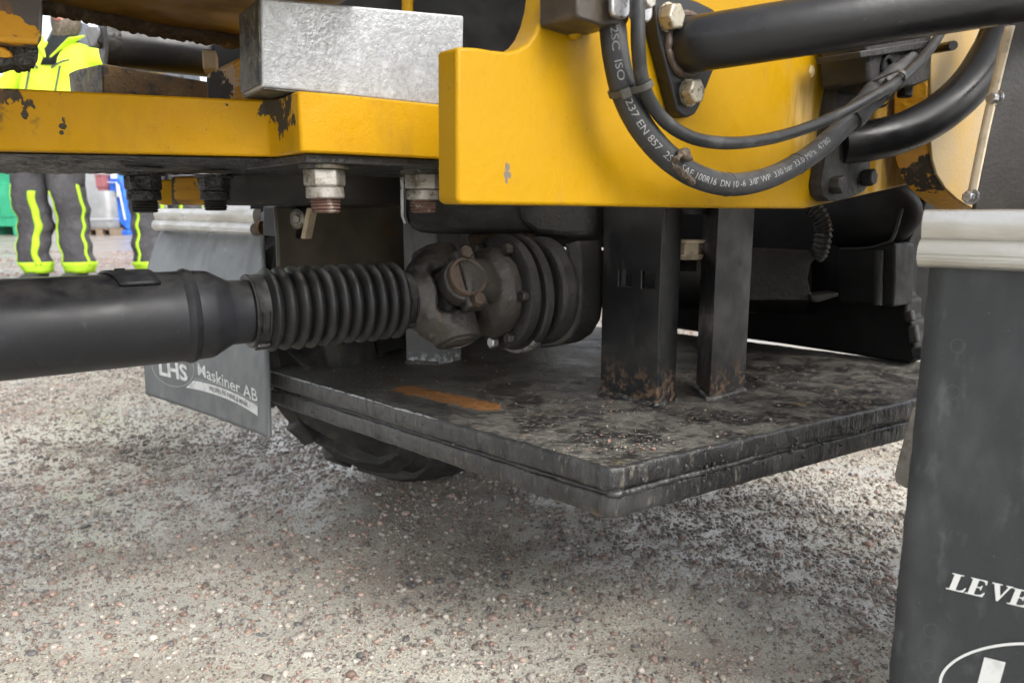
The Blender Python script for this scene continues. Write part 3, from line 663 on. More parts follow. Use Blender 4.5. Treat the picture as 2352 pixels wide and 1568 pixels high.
obj('bar_end', M().prism([P(362, 413, .868), P(362, 455, .868), P(366, 466, .868), P(378, 470, .866), P(396.5, 470.5, .8625), P(396.5, 412, .8625)], V((-.02, .035, 0))), 'yellow_worn', yb2, bevel=.002)

# brown inner panel, black arm of the left flap, pale strip
ip0 = V((-.058, 1.243, 0)); ipn = V((FD.y, -FD.x, 0))
def IP(px, py, off=0): return PL(px, py, ip0+ipn*off, ipn)
bp_ = M().prism([IP(*p) for p in [(632, 474), (638, 560), (644, 802), (940, 770), (1020, 762), (1020, 474)]], -ipn*.006)
obj('inner_panel', bp_, 'brown_panel', fm, bevel=.006)
obj('dark_gap_slab', M().prism([P(*p, 1.2) for p in [(575, 440), (575, 820), (668, 812), (668, 440)]], V((.05, .06, 0))), 'void_black', fm)  # black slab added to keep the gap beside the flap dark
ar = obj('flap_arm', M().prism([P(604, 474, .99), P(604, 541, .99), P(692, 549, .94), P(708, 476, .935)], V((.004, .012, 0))), 'black_paint', fm, bevel=.002)
obj('arm_end', M().prism([P(*p, .933) for p in [(704, 477), (690, 548), (700, 549), (714, 478)]], V((.006, .012, 0))), 'pale_paint', ar, bevel=.001)
obj('arm_bolt', M().lathe(P(685, 503, .943), V((-.4, -.9, 0)), [(0, .0125), (.003, .0125), (.006, .009)], 24).hexa(P(685, 503, .938), V((-.4, -.9, 0)), .010, .006), 'zinc_bolt', ar)

# ---- dark interior on the right: gearbox wall, axle, channel, corrugated hose
g0, g1 = flat(PZ(1805, 788, PT+.006)), flat(PZ(2098, 832, PT+.006)); gd = (g1-g0).normalized(); gn = V((gd.y, -gd.x, 0)); gn = gn if gn.y < 0 else -gn
def GP(px, py, off=0): return PL(px, py, g0+gn*off, gn)
gw = obj('wheel_hub_wall', M().prism([GP(*p) for p in [(1530, 300), (1530, 752), (1660, 771), (1805, 791), (2090, 835), (2108, 819), (2102, 780), (2092, 770), (2098, 740), (2082, 730), (2086, 690), (2070, 680), (2072, 640), (2085, 560), (2120, 480), (2180, 300)]], -gn*-.05 if False else gn*-.05), 'void_black', fm, bevel=.004)  # black wall, stretched left to darken the gap between the posts
for (x0, y0, x1, y1) in ((2066, 668, 2088, 700), (2074, 712, 2098, 742), (2082, 745, 2108, 790), (2090, 795, 2122, 826)):
    obj('tread_block', M().prism([GP(*p, .012) for p in [(x0, y0+5), (x0+4, y1), (x1, y1-4), (x1-4, y0)]], gn*-.012), 'tyre_rubber', gw, bevel=.003)
obj('hub_casting', M().prism([GP(*p, .06) for p in [(1925, 572), (1925, 696), (2010, 700), (2052, 706), (2056, 640), (2056, 560), (2044, 556), (2000, 570)]], gn*-.06), 'void_black', gw, bevel=.008, seg=3)
obj('hub_rib', M().tube([GP(2020, 575, .064), GP(2016, 700, .064)], .006, 12), 'dark_housing', gw)
obj('lip', M().tube(catmull([GP(1930, 572, .06), GP(1990, 570, .06), GP(2030, 560, .06), GP(2052, 545, .06), GP(2072, 480, .05)], 6), [.0022]*25, 8), 'dark_housing', gw)
obj('upper_casting', M().ell(GP(1985, 490, .02), .08, .035, .055, (gd, gn, Z), 24, 14), 'void_black', gw)
cf = [(1640, 568), (1640, 690), (1862, 690), (1870, 694), (1885, 690), (1862, 672), (1855, 640), (1862, 606), (1876, 590), (1890, 588), (1890, 578)]
ch = obj('axle_channel', M().prism([P(*p, 1.02) for p in cf], V((.0, .05, 0))), 'dark_housing', fm, bevel=.0015)
obj('channel_foot', M().prism([P(*p, 1.01) for p in [(1862, 678), (1926, 672), (1926, 680), (1880, 694), (1866, 692)]], V((0, .03, 0))), 'cast_iron', ch, bevel=.001)
hp_ = catmull([P(1862, 470, .99), P(1884, 500, .98), P(1892, 530, .98), P(1884, 575, .985), P(1875, 585, .99)], 12)
obj('corrugated_hose', M().tube(hp_, [.0105+.0014*math.cos(k*2.1) for k in range(len(hp_))], 16), 'dark_housing', fm)
ax_ = M().tube([P(1100, 640, 1.25), P(1400, 640, 1.22), P(1850, 655, 1.16)], .047, 28)
obj('axle_tube', ax_, 'void_black', fm)
obj('axle_bracket', M().prism([P(*p, 1.1) for p in [(1340, 478), (1376, 478), (1376, 508), (1340, 506)]], V((0, .02, 0))), 'light_post', fm, bevel=.001)
obj('dark_backdrop', M().prism([P(935, 430, 1.5), P(935, 565, 1.5), P(2150, 575, 1.45), P(2150, 430, 1.45)], V((.05, .08, .0))), 'void_black', fm)  # black panel added to block the bright yard beyond

obj('dark_backing', M().prism([P(*p, 1.22) for p in [(2040, 330), (2040, 806), (2240, 806), (2240, 330)]], V((.03, .05, 0))), 'void_black', fm)  # black slab added behind the wall to darken the gap by the flap
# unseen machine body, added to shade the joint, and dark sheet behind the cut-out
obj('dark_bay_sheet', M().prism([P(*p, .98) for p in [(640, -260), (640, 60), (905, 130), (1290, 140), (1290, -260)]], V((.05, .06, 0))), 'void_black', fm)  # black sheet stands in for the shade inside the round opening
obj('bay_stay', M().tube([P(936, -120, .93), P(936, 60, .93)], .0068, 16), 'yellow_paint', fm)
bd = M().prism([V((-.05, .78, .80)), V((.62, .82, .80)), V((.95, 1.25, .80)), V((1.2, 2.2, .80)), V((.2, 2.6, .80)), V((-.25, 1.55, .80)), V((-.12, 1.0, .80))], Z*.55)
obj('unseen_body', bd, 'yellow_paint', fm, bevel=.03, seg=3)

# ---- wheels
def wheel(cx, cy, R, wd, name='wheel'):
    c = V((cx, cy, R)); root_m = M().lathe(c, LD, [(-wd*.35, .06), (-wd*.3, R*.56), (-wd*.42, R*.60), (-wd*.42, R*.63), (wd*.42, R*.63), (wd*.42, R*.60), (wd*.3, R*.56), (wd*.35, .06)], 40)
    wh = obj(name, root_m, 'dark_housing', fm)
    r0 = R*.93
    ty = M().lathe(c, LD, [(-wd*.40, R*.62), (-wd*.47, R*.70), (-wd*.5, R*.8), (-wd*.47, R*.89), (-wd*.40, r0), (0, r0+.004), (wd*.40, r0), (wd*.47, R*.89), (wd*.5, R*.8), (wd*.47, R*.70), (wd*.40, R*.62)], 72, cap=False)
    _, A, B = frame(LD); nl = 20
    for k in range(nl):
        for side in (-1, 1):
            th0 = 2*math.pi*(k+.5*(side > 0))/nl; loop = []
            def pt(lat, dth, r): 
                th = th0+dth; return c+LD*lat+A*(r*math.cos(th))+B*(r*math.sin(th))
            w_ = .088
            prof = [(side*wd*.02, .17), (side*wd*.25, .07), (side*wd*.42, 0), (side*wd*.505, -.02)]
            rr = [R, R-.001, R-.012, R*.88]
            bot, topv = [], []
            for (lat, dth), r_ in zip(prof, rr):
                bot.append((pt(lat, dth-w_, r_-.03), pt(lat, dth+w_, r_-.03))); topv.append((pt(lat, dth-w_*.85, r_), pt(lat, dth+w_*.85, r_)))
            b0 = len(ty.v)
            for i in range(4): ty.v += [bot[i][0], bot[i][1], topv[i][1], topv[i][0]]
            for i in range(3):
                for e in range(4): ty.f.append((b0+i*4+e, b0+i*4+(e+1) % 4, b0+(i+1)*4+(e+1) % 4, b0+(i+1)*4+e))
            ty.f.append((b0+3, b0+2, b0+1, b0)); ty.f.append((b0+12, b0+13, b0+14, b0+15))
    obj('tyre', ty, 'tyre_rubber', wh, bevel=.003, smooth=40)
    obj('hub', M().lathe(c, -LD, [(wd*.25, .09), (wd*.42, .085), (wd*.46, .05)], 32), 'dark_housing', wh)
    return wh
wheel(-.168, 1.318, .312, .22)
wheel(.66, .58, .29, .20)
obj('tyre_guard', M().prism([P(*p, .62) for p in [(2096, 935), (2088, 960), (2066, 1040), (2054, 1088), (2056, 1108), (2080, 1122), (2110, 1122), (2110, 935)]], V((.10, .09, 0))), 'dusty_rubber', fm, bevel=.012, seg=4)

# loose grit lying on the belly plate
n = 420; u_, v_ = rng.uniform(0, 1, n), rng.uniform(0, 1, n)**1.5
px = []; 
for i in range(n):
    q = near + (rgt-near)*u_[i]*.95 + (left-near)*v_[i]*.9
    if u_[i]+v_[i]*.6 > 1.25: q = near + (rgt-near)*u_[i]*.3 + (left-near)*v_[i]*.3
    q = q + V((.02, .03, 0)) if i % 3 else near + V((.02, .05, 0)) + V((random.gauss(0, .035), abs(random.gauss(0, .03)), 0))
    px.append(q)
gs = np.minimum(.0007*(rng.pareto(2.8, n)+1), .0026)
gc = np.array([(.38, .2, .15), (.36, .34, .3), (.3, .27, .2), (.15, .14, .13)])[rng.integers(0, 4, n)]
o = scatter('grit', np.array([p.x for p in px]), np.array([p.y for p in px]), PT+gs*.4, gs, 'stone', gc)
tag(o, 'reddish grit and crumbs lying on the black belly plate', None, kind='stuff')

# ================================================================ DRIVE SHAFT
SA = P(450, 725, .65); SA.z = .383; SB = P(0, 752, .567); SB.z = .383
SD = (SA-SB).normalized(); SC = V((SD.y, -SD.x, 0))                        # axis, towards the camera
def sat(px):                                                              # distance along the axis seen at that column
    lo_, hi_ = -1.2, 1.2
    for _ in range(50):
        m_ = (lo_+hi_)/2; q = SA+SD*m_; dep = q.y*math.cos(PITCH)-(q.z-CAMZ)*math.sin(PITCH)
        if CX+F*q.x/dep < px: lo_ = m_
        else: hi_ = m_
    return lo_
sh = thing('drive_shaft', 'black drive shaft with ribbed rubber boot running into the machine', 'drive shaft', SA*1.0)
R0 = .0395
obj('shaft_tube', M().lathe(SA, SD, [(-.9, R0), (sat(412), R0), (sat(417), R0+.0012), (sat(427), R0+.0024), (sat(438), R0+.0012), (sat(442), R0), (sat(474), R0-.0004), (sat(484), R0-.0016), (sat(516), .0312), (sat(526), .0294), (sat(570), .0292)], 72), 'shaft_black', sh, smooth=25)
obj('boot_clamp', M().lathe(SA, SD, [(sat(566), .0292), (sat(567), .0335), (sat(571), .0342), (sat(576), .0335), (sat(600), .0338), (sat(604), .031)], 64), 'boot_rubber', sh, smooth=30)
s0, s1 = sat(597), sat(913); nr = 11; prof = []
for i in range(nr*12+1):
    u = i/(nr*12); ph = (u*nr) % 1; r = .0325+(.0072+.0009*nz(int(u*nr)*2.7, 4.4))*math.sin(math.pi*ph)**.75
    if u < .04: r = .031+(r-.031)*u/.04
    if i == nr*12: r = .027
    prof.append((s0+(s1-s0)*u, r))
obj('rubber_boot', M().lathe(SA, SD, prof, 72, cap=False), 'boot_rubber', sh, smooth=70)
obj('boot_clamp', M().lathe(SA, SD, [(sat(908), .026), (sat(912), .0282), (sat(935), .0282), (sat(938), .0262)], 64), 'boot_rubber', sh)
for pxx, r in ((588, .0345), (925, .0288)):
    c_ = SA+SD*sat(pxx); dirn = (-Z*.92+SC*.4).normalized(); ax, a_, b_ = frame(SD, dirn)
    obj('clamp_buckle', M().box(c_+dirn*r, SD, dirn, SD.cross(dirn), .0065, .0022, .005), 'boot_rubber', sh, bevel=.001)
    dirn = (SC*.97-Z*.2).normalized()
    for q in (-1, 1): obj('clamp_lug', M().box(c_+dirn*(r-.0008)+SD*(.0032*q), SD, dirn, SD.cross(dirn), .0009, .0012, .010), 'boot_rubber', sh, bevel=.0006)
# balance strap riveted on top of the tube
ax, a_, b_ = frame(SD, Z); m = M(); k0 = SA+SD*sat(236)
def strap(u, v):
    th = -1.05+u*1.75; rr = R0+.0022+(.0015*math.sin(u*9))*.4; return k0+SD*(v*.030+.014*u*0)+Z*(rr*math.cos(th))+SC*(rr*math.sin(th)) + SD*(.016*max(0, u-.25))
obj('balance_strap', m.grid(strap, 24, 4), 'shaft_black', sh, solid=.003, bevel=.0006)
obj('strap_hole', M().lathe(k0+SD*.016+Z*(R0+.0034), Z, [(0, .0042), (.0008, .0042), (.0008, .003), (0, .003)], 24, cap=False), 'void_black', sh)
# universal joint
J = SA+SD*sat(1024); A1 = (Z*.88-SC*.47).normalized(); A2 = (SC*.88+Z*.47).normalized()
ym = M().lathe(SA, SD, [(sat(934), .0265), (sat(950), .0285), (sat(968), .033), (sat(980), .026)], 40)
for s in (1, -1):
    ym.tube(catmull([SA+SD*sat(952)+A1*(s*.012), SA+SD*sat(976)+A1*(s*.030), SA+SD*sat(1005)+A1*(s*.041), J+SD*.002+A1*(s*.043), J+SD*.012+A1*(s*.043)], 6), [.013]*25, 20, sq=1.9, ref=A1)
    ym.tube([J+A1*(s*.024), J+A1*(s*.053)], .0255, 28)
for i in range(40):
    th_a = random.uniform(0, 6.28); q_ = SA+SD*random.uniform(sat(955), sat(1010))+(A1*math.cos(th_a)+A1.cross(SD)*math.sin(th_a)*.8)*random.uniform(.030, .044); r_ = random.uniform(.003, .007)
    if abs((q_-J).dot(A1)) > .022: ym.ell(q_, r_, r_, r_*.7, None, 8, 6)
yo = obj('fork_yoke', ym, 'cast_iron', sh, remesh=.0022, smoothit=3, rough=(.0012, .004))
for s in (1, -1):
    obj('bearing_cap', M().lathe(J+A1*(s*.0515), A1*s, [(0, .0185), (.0035, .0185), (.0042, .0165), (.0022, .0155), (.0022, .012), (.0034, .010), (.0034, 0.0005)], 36), 'rusty_steel' if s > 0 else 'cast_iron', yo)
cr = M().tube([J-A1*.045, J+A1*.045], .0125, 20).tube([J-A2*.045, J+A2*.045], .0125, 20).ell(J, .02, .02, .02)
obj('cross', cr, 'cast_iron', sh, remesh=.002)
fm2 = M()
for s in (1, -1):
    fm2.tube(catmull([J+SD*.054+A2*(s*.020), J+SD*.034+A2*(s*.036), J+SD*.010+A2*(s*.043), J-SD*.006+A2*(s*.043)], 6), [.013]*19, 20, sq=1.9, ref=A2)
    fm2.tube([J+A2*(s*.028), J+A2*(s*.046)], .0245, 28)
fm2.lathe(J, SD, [(.030, .030), (.042, .047), (.056, .051), (.068, .051)], 44)
fo = obj('flange_yoke', fm2, 'cast_iron', sh, remesh=.0022, smoothit=3, rough=(.0012, .004))
# bearing strap with two bolts on the ear that faces the camera
sc_ = J+A2*.047; sx = SD.cross(A2)
obj('bearing_cap', M().lathe(sc_, A2, [(0, .0215), (.006, .0215), (.007, .0205), (.007, .0175), (.0035, .0165), (.0035, .0005)], 40), 'rusty_steel', fo)
obj('bearing_strap', M().box(J+A2*.040+SD*.006, SD, A2, sx, .013, .009, .032), 'cast_iron', fo, bevel=.004, seg=3)
for s in (1, -1): obj('strap_bolt', M().hexa(J+A2*.049+SD*.004+sx*(s*.026), A2, .013, .009), 'rusty_steel', fo, bevel=.0008)
obj('flange_disc', M().lathe(J, SD, [(.067, .050), (.0675, .0625), (.069, .0645), (.0795, .0648), (.081, .0635)], 72), 'dark_housing', fo)
obj('flange_ring', M().lathe(J+Z*-.003, SD, [(.0805, .058), (.0865, .058), (.0868, .0655), (.089, .0680), (.096, .0680), (.097, .066), (.0975, .05)], 72), 'dark_housing', fo)
obj('polished_arc', M().lathe(J+Z*-.003, SD, [(.0860, .0650), (.0864, .0672), (.0885, .0690), (.0945, .0690)], 30, ref=-Z, cap=False, a0=-.75, a1=.35), 'bare_steel', fo)
for k in range(6):
    an = .5+k*math.pi/3; dr = Z*math.cos(an)+SC*math.sin(an); obj('flange_bolt', M().hexa(J+SD*.0668+dr*.0565, -SD, .011, .008), 'cast_iron', fo, bevel=.0006)
obj('grease_nipple', M().lathe(J+A1*.012+SC*.018, (SC+Z*.4).normalized(), [(0, .0035), (.004, .0035), (.005, .0022), (.009, .0028), (.010, .0015)], 14), 'bare_steel', fo)
obj('flange_bolt', M().hexa(J+SD*.062-Z*.056+SC*.004, -SD, .012, .008), 'bare_steel', fo, bevel=.0006)
obj('bearing_housing', M().lathe(J+V((0, 0, -.002)), SD, [(.0975, .04), (.112, .042), (.113, .058), (.117, .062), (.134, .0635), (.139, .060), (.140, .04)], 64), 'dark_housing', fm, bevel=.003)
hb = P(1315, 560, .885)
obj('housing_bolt', M().hexa(hb, -Z, .013, .010).lathe(hb-Z*.010, -Z, [(0, .009), (.003, .009)], 24).lathe(hb-Z*.013, -Z, [(0, .0052), (.003, .0058), (.006, .0052), (.009, .0058), (.011, .005)], 16), 'zinc_bolt', fm)
rb = M()
for (x0, y0, x1, y1) in ((1262, 600, 1300, 604), (1258, 640, 1262, 770)):
    rb.prism([P(*p, .86) for p in [(x0, y0), (x1, y0), (x1, y1), (x0, y1)]], V((0, .02, 0)))
rib = M().prism([P(*p, .87) for p in [(1300, 560), (1328, 552), (1336, 590), (1338, 680), (1330, 740), (1310, 775), (1280, 795), (1240, 800), (1240, 790), (1290, 760), (1308, 720), (1312, 640)]], V((.03, .03, 0)))
obj('housing_rib', rib, 'dark_housing', fm, bevel=.006, seg=3)

# ================================================================ REAR HALF: thick tongue plate and what stands on it
rm = thing('rear_frame', 'rear half of the yellow machine with thick worn tongue plate', 'machine', (-.3, .7, 0))
ZB, ZT_ = .519, .5645
def BP(px, y): q = P(px, 300, y); return V((q.x, q.y, 0))
tong = [BP(-500, .545), BP(-60, .574), BP(0, .578), BP(40, .580), BP(100, .586), BP(300, .606), BP(470, .625), BP(575, .637), BP(615, .638), BP(640, .630), BP(662, .612), BP(680, .596), BP(690, .592), BP(700, .594), BP(800, .612), BP(1003, .664), BP(1150, .71), V((.12, .98, 0)), V((-.12, 1.06, 0)), V((-.27, 1.02, 0)), V((-.38, .93, 0)), V((-.52, .87, 0)), V((-.95, .82, 0))]
to = obj('tongue_plate', M().prism([p+Z*ZB for p in tong], Z*(ZT_-ZB)), 'yellow_worn', rm, bevel=.0018)
# crust of grease under the plate
def under(u, v):
    a = tong[0].lerp(tong[8], u) if u < 1 else tong[8]; b = V((-.95, .82, 0)).lerp(V((-.16, .93, 0)), u)
    p = a.lerp(b, .03+v*.94); s = 1-.65*u; return V((p.x, p.y, ZB-.0012-s*(.006*abs(nz(p.x*30, p.y*30))+.005*abs(nz(p.x*80, p.y*110, 4)))*min(1, v*12+.1)))
obj('grease_crust', M().grid(under, 150, 60), 'grease', to, smooth=180)
obj('under_plate', M().prism([p+Z*(ZB-.0075) for p in [BP(700, .603), BP(800, .620), BP(1003, .672), BP(1120, .715), V((.05, .9, 0)), V((-.15, .86, 0)), BP(560, .70)]], Z*.0072), 'dark_housing', rm, bevel=.001)
def stud(px, y, pyt, s, mats, name='tongue_bolt'):
    q = P(px, 380, y); o_ = V((q.x, q.y, ZB-.0077)); ref = V((.95, .31, 0))
    st_ = obj(name, M().lathe(o_, -Z, [(0, .0205*s), (.003*s, .0205*s), (.0035*s, .0195*s)], 36), mats[1], rm)
    obj('nut', M().lathe(o_-Z*(.0036*s), -Z, [(0, .0168*s), (.001, .0172*s), (.0125*s, .0172*s), (.0142*s, .0150*s)], 6, ref), mats[0], st_, bevel=.0006)
    obj('lock_nut', M().lathe(o_-Z*(.0176*s), -Z, [(0, .0140*s), (.001*s, .0155*s), (.0085*s, .0158*s), (.0095*s, .0148*s)], 48), mats[0], st_)
    pr = []
    for k in range(9): pr.append((.001*s*k*1.35, (.0128 if k % 2 == 0 else .0113)*s*(1 if k < 7 else .96)))
    pr.append((.0122*s, .0095*s))
    obj('bolt_thread', M().lathe(o_-Z*(.0270*s), -Z, pr, 28), mats[2], st_, smooth=20)
stud(744, .632, 0, 1.0, ('zinc_bolt', 'grimy_steel', 'rust_thread'))
stud(970, .715, 0, 1.0, ('zinc_bolt', 'grimy_steel', 'rust_thread'))
stud(325, .745, 0, 1.0, ('grease', 'grease', 'dark_housing'))
stud(489, .80, 0, .95, ('grease', 'grease', 'dark_housing'))
# galvanised block
G = [P(601, 200, .592), P(1062, 248, .70), P(1066, 36, .69), P(597, -6, .59)]
gb = (P(556, 222, .64)-G[0]); gb.z = 0
obj('galvanised_block', M().prism(G, gb), 'galvanised', rm, bevel=.002, seg=3)
ge = M().add([p+(gb.normalized().cross(Z)*0)-(G[1]-G[0]).normalized()*.0012 for p in (G[0]+Z*.002, G[3]-Z*.001, G[3]+gb*.98-Z*.001, G[0]+gb*.98+Z*.002)], [(0, 1, 2, 3)])
obj('block_end', M().prism(ge.v, (G[1]-G[0]).normalized()*.0009), 'grimy_steel', rm)
gu = M().prism([p-Z*.0012 for p in (G[0]+(G[1]-G[0])*.01, G[1], G[1]+gb*.98, G[0]+(G[1]-G[0])*.01+gb*.98)], Z*.0009)
obj('block_underside', gu, 'grimy_steel', rm)
# yellow upright lug with flaking paint behind the block
obj('upright_lug', M().prism([P(*p, .70) for p in [(478, 235), (474, 172), (500, 157), (545, 134), (620, 110), (620, 235)]], V((-.012, .03, 0))), 'yellow_flaking', rm, bevel=.003)
obj('pale_lug', M().prism([P(*p, .755) for p in [(463, 112), (497, 116), (498, 160), (466, 160)]], V((-.01, .03, 0))), 'pale_paint', rm, bevel=.002)
obj('dark_filler', M().prism([P(*p, .83) for p in [(492, 80), (492, 165), (600, 150), (600, 80)]], V((0, .02, 0))), 'void_black', rm)  # black block added to close a bright gap behind the lugs
# rusty bar lying on the tongue
bar = obj('rusty_bar', M().prism([P(236, 146, .765), P(490, 190, .80), P(490, 240, .80), P(238, 232, .765)], V((-.03, .03, 0))), 'rusty_brown', rm, bevel=.0015)
obj('bar_end', M().prism([P(176, 160, .79), P(235, 147, .7645), P(237.5, 232, .7645), P(182, 228, .79)], V((-.02, .02, 0))), 'grimy_steel', rm, bevel=.001)
# upper plate of the rear frame, seen from below, with its muddy rear lip
UZ = .645
ua = [PZ(60, -4, UZ), PZ(110, 9, UZ), PZ(250, 38, UZ), PZ(400, 67, UZ), PZ(545, 86, UZ), PZ(640, 96, UZ)]
upl = [flat(p) for p in ua]
uo = obj('upper_plate', M().prism([p+Z*UZ for p in upl] + [V((-.10, .60, UZ)), V((-.16, .30, UZ)), V((-1.1, .25, UZ)), V((-1.1, .70, UZ))], Z*.03), 'brown_gold', rm, bevel=.002)
lp = M()
def lip(u, v):
    i = u*(len(upl)-1); k = min(int(i), len(upl)-2); p = upl[k].lerp(upl[k+1], i-k); s = u*40
    dz = .0105 + .004*u + .004*nz(s*.6, 1) + .004*nz(s*2.1, 5)
    th = v*2*math.pi; return p + V((0, .012*math.cos(th)-.004, 0)) + Z*(UZ+.002-dz*.42+dz*.55*math.sin(th)+.002*nz(s*3, th))
obj('muddy_lip', lp.grid(lip, 130, 14), 'mud', uo, smooth=180)
# hydraulic cylinder
cy = obj('steering_cylinder', M().tube([P(262, 100, .80), P(490, 128, .86)], [.0235, .0235], 36), 'black_paint', rm)
obj('cylinder_cap', M().lathe(P(258, 99, .80), (P(490, 128, .86)-P(262, 100, .80)), [(-.010, .020), (-.008, .0245), (.004, .0248), (.006, .0236)], 36), 'dark_housing', cy)
obj('cylinder_eye', M().prism([P(*p, .79) for p in [(193, 60), (226, 62), (228, 82), (215, 108), (206, 110), (196, 84)]], V((.012, .02, 0))), 'light_post', cy, bevel=.003)
obj('cylinder_rod', M().prism([P(*p, .79) for p in [(216, 96), (226, 76), (262, 78), (258, 108), (236, 108)]], V((.01, .03, 0))), 'dark_housing', cy, bevel=.003)
# rusty lug at the upper left with greasy stub
lg = obj('rusty_lug', M().prism([P(*p, .56) for p in [(-90, -70), (98, -70), (99, 40), (96, 100), (60, 98), (-90, 92)]], V((-.042, .055, 0))), 'rust_lug', rm, bevel=.003)
gsm = M().prism([P(*p, .575) for p in [(-60, 92), (90, 98), (88, 140), (84, 152), (76, 140), (66, 154), (60, 158), (48, 146), (36, 138), (30, 148), (12, 156), (-60, 150)]], V((-.025, .03, 0)))
obj('greasy_stub', gsm, 'grease', lg, remesh=.0025, rough=(.004, .006))
obj('stub_paint', M().prism([P(*p, .571) for p in [(-20, 108), (6, 108), (20, 118), (24, 130), (10, 132), (-20, 128)]], V((0, .004, 0))), 'yellow_chipped', lg, bevel=.001)

# ================================================================ HYDRAULIC HOSE, CABLE, TIES
hose = thing('hydraulic_hose', 'thick black hydraulic hose with white printed lettering hanging in a loop', 'hose', YP(1408, 40, .03))
hpx = [(1404, 30, .024), (1408, 70, .026), (1415, 130, .028), (1434, 212, .030), (1472, 290, .032), (1530, 358, .034), (1598, 404, .034), (1675, 424, .034), (1755, 412, .036), (1835, 374, .040), (1900, 326, .045), (1960, 268, .05), (2010, 216, .055), (2060, 172, .056), (2090, 140, .05)]
hpath = catmull([YP(x, y, o_) for x, y, o_ in hpx], 14); HR = .0088
n_h = len(hpath)
obj('hose_body', M().tube(hpath, [HR*(1.0+.012*nz(k*.2)) for k in range(n_h)], 28), 'hose_rubber', hose, smooth=60)
lens = [0]
for a, b in zip(hpath, hpath[1:]): lens.append(lens[-1]+(b-a).length)
def hose_at(s):
    s = max(0, min(lens[-1]-1e-6, s)); k = 0
    while lens[k+1] < s: k += 1
    u = (s-lens[k])/(lens[k+1]-lens[k]); p = hpath[k].lerp(hpath[k+1], u); a0, a1 = hpath[max(k-1, 0)], hpath[min(k+2, n_h-1)]
    t = (a1-a0).normalized(); c = (CAM-p); c = (c - t*c.dot(t)).normalized(); return p, t, c, c.cross(t)*1.0
def hose_text(body, s_start, s_end, shift, name):
    v, f = text(body, 1.0); wd = max(p.x for p in v); sc = .0066; kx = (s_end-s_start)/wd
    m = M(); out_ = []
    for p in v:
        c_, t_, cm_, up_ = hose_at(s_start+p.x*kx); ph = (p.y*sc-.0024+shift)/HR
        inw = t_.cross(cm_) ; inw = -inw if inw.dot(V((1, 0, 1)) - t_*t_.dot(V((1, 0, 1)))) < 0 else inw
        out_.append(c_+(cm_*math.cos(ph)+inw*math.sin(ph))*(HR*1.012+.0003))
    m.add(out_, f); obj(name, m, 'hose_print', hose, smooth=0, fix=False)
def s_of(px, py):
    best = min(range(n_h), key=lambda k: (proj(hpath[k])-V((px, py, 0))).length); return lens[best]
def proj(q):
    f_ = V((0, math.cos(PITCH), -math.sin(PITCH))); u_ = V((0, math.sin(PITCH), math.cos(PITCH))); r = q-CAM; d_ = r.dot(f_)
    return V((CX+F*r.x/d_, CY-F*r.dot(u_)/d_, 0))
hose_text('/2SC  ISO 11237 EN 857  2SC  SAE 100R16  DN 10 -6  3/8" WP  330 bar 33.0 MPa  4780', s_of(1410, 64), s_of(1890, 334), .0010, 'hose_lettering')
k0, k1 = 11*14-2, 13*14
obj('hose_sleeve', M().tube(hpath[k0:k1], [.0112+.0006*math.sin(k*.5) for k in range(k1-k0)], 24), 'hose_rubber', hose)
for k in (40, 97, 125, 158): obj('hose_mark', M().lathe(hpath[k], hpath[k+1]-hpath[k], [(-.0006, HR), (-.0003, HR+.0004), (.0003, HR+.0004), (.0006, HR)], 28, cap=False), 'cable_rubber', hose)
dm = M()
for i in range(9): dm.ell(YP(1572+random.gauss(0, 8), 354+random.gauss(0, 6), .046), .0035, .0035, .0028, None, 8, 6)
obj('dirt_clod', dm, 'mud', hose, remesh=.0012, rough=(.003, .003))
dm = M()
for i in range(7): dm.ell(YP(1548+i*7, 382+i*6, .040), .0035, .0025, .0028, None, 8, 6)
obj('dirt_smear', dm, 'mud', hose, remesh=.0014, rough=(.002, .003))

cable = thing('thin_cable', 'thin smooth black cable running alongside the printed hose', 'cable', YP(1462, 0, .05))
cpx = [(1464, -40, .052), (1465, 40, .052), (1466, 110, .051), (1474, 180, .047), (1494, 235, .044), (1535, 285, .044), (1595, 318, .046), (1675, 329, .048), (1765, 319, .050), (1850, 295, .056), (1930, 262, .068), (1995, 228, .074), (2050, 195, .076), (2100, 153, .074), (2140, 108, .066), (2166, 62, .058), (2180, 10, .05)]
cpath = catmull([YP(x, y, o_) for x, y, o_ in cpx], 12)
obj('cable_body', M().tube(cpath, .0046, 20), 'cable_rubber', cable)

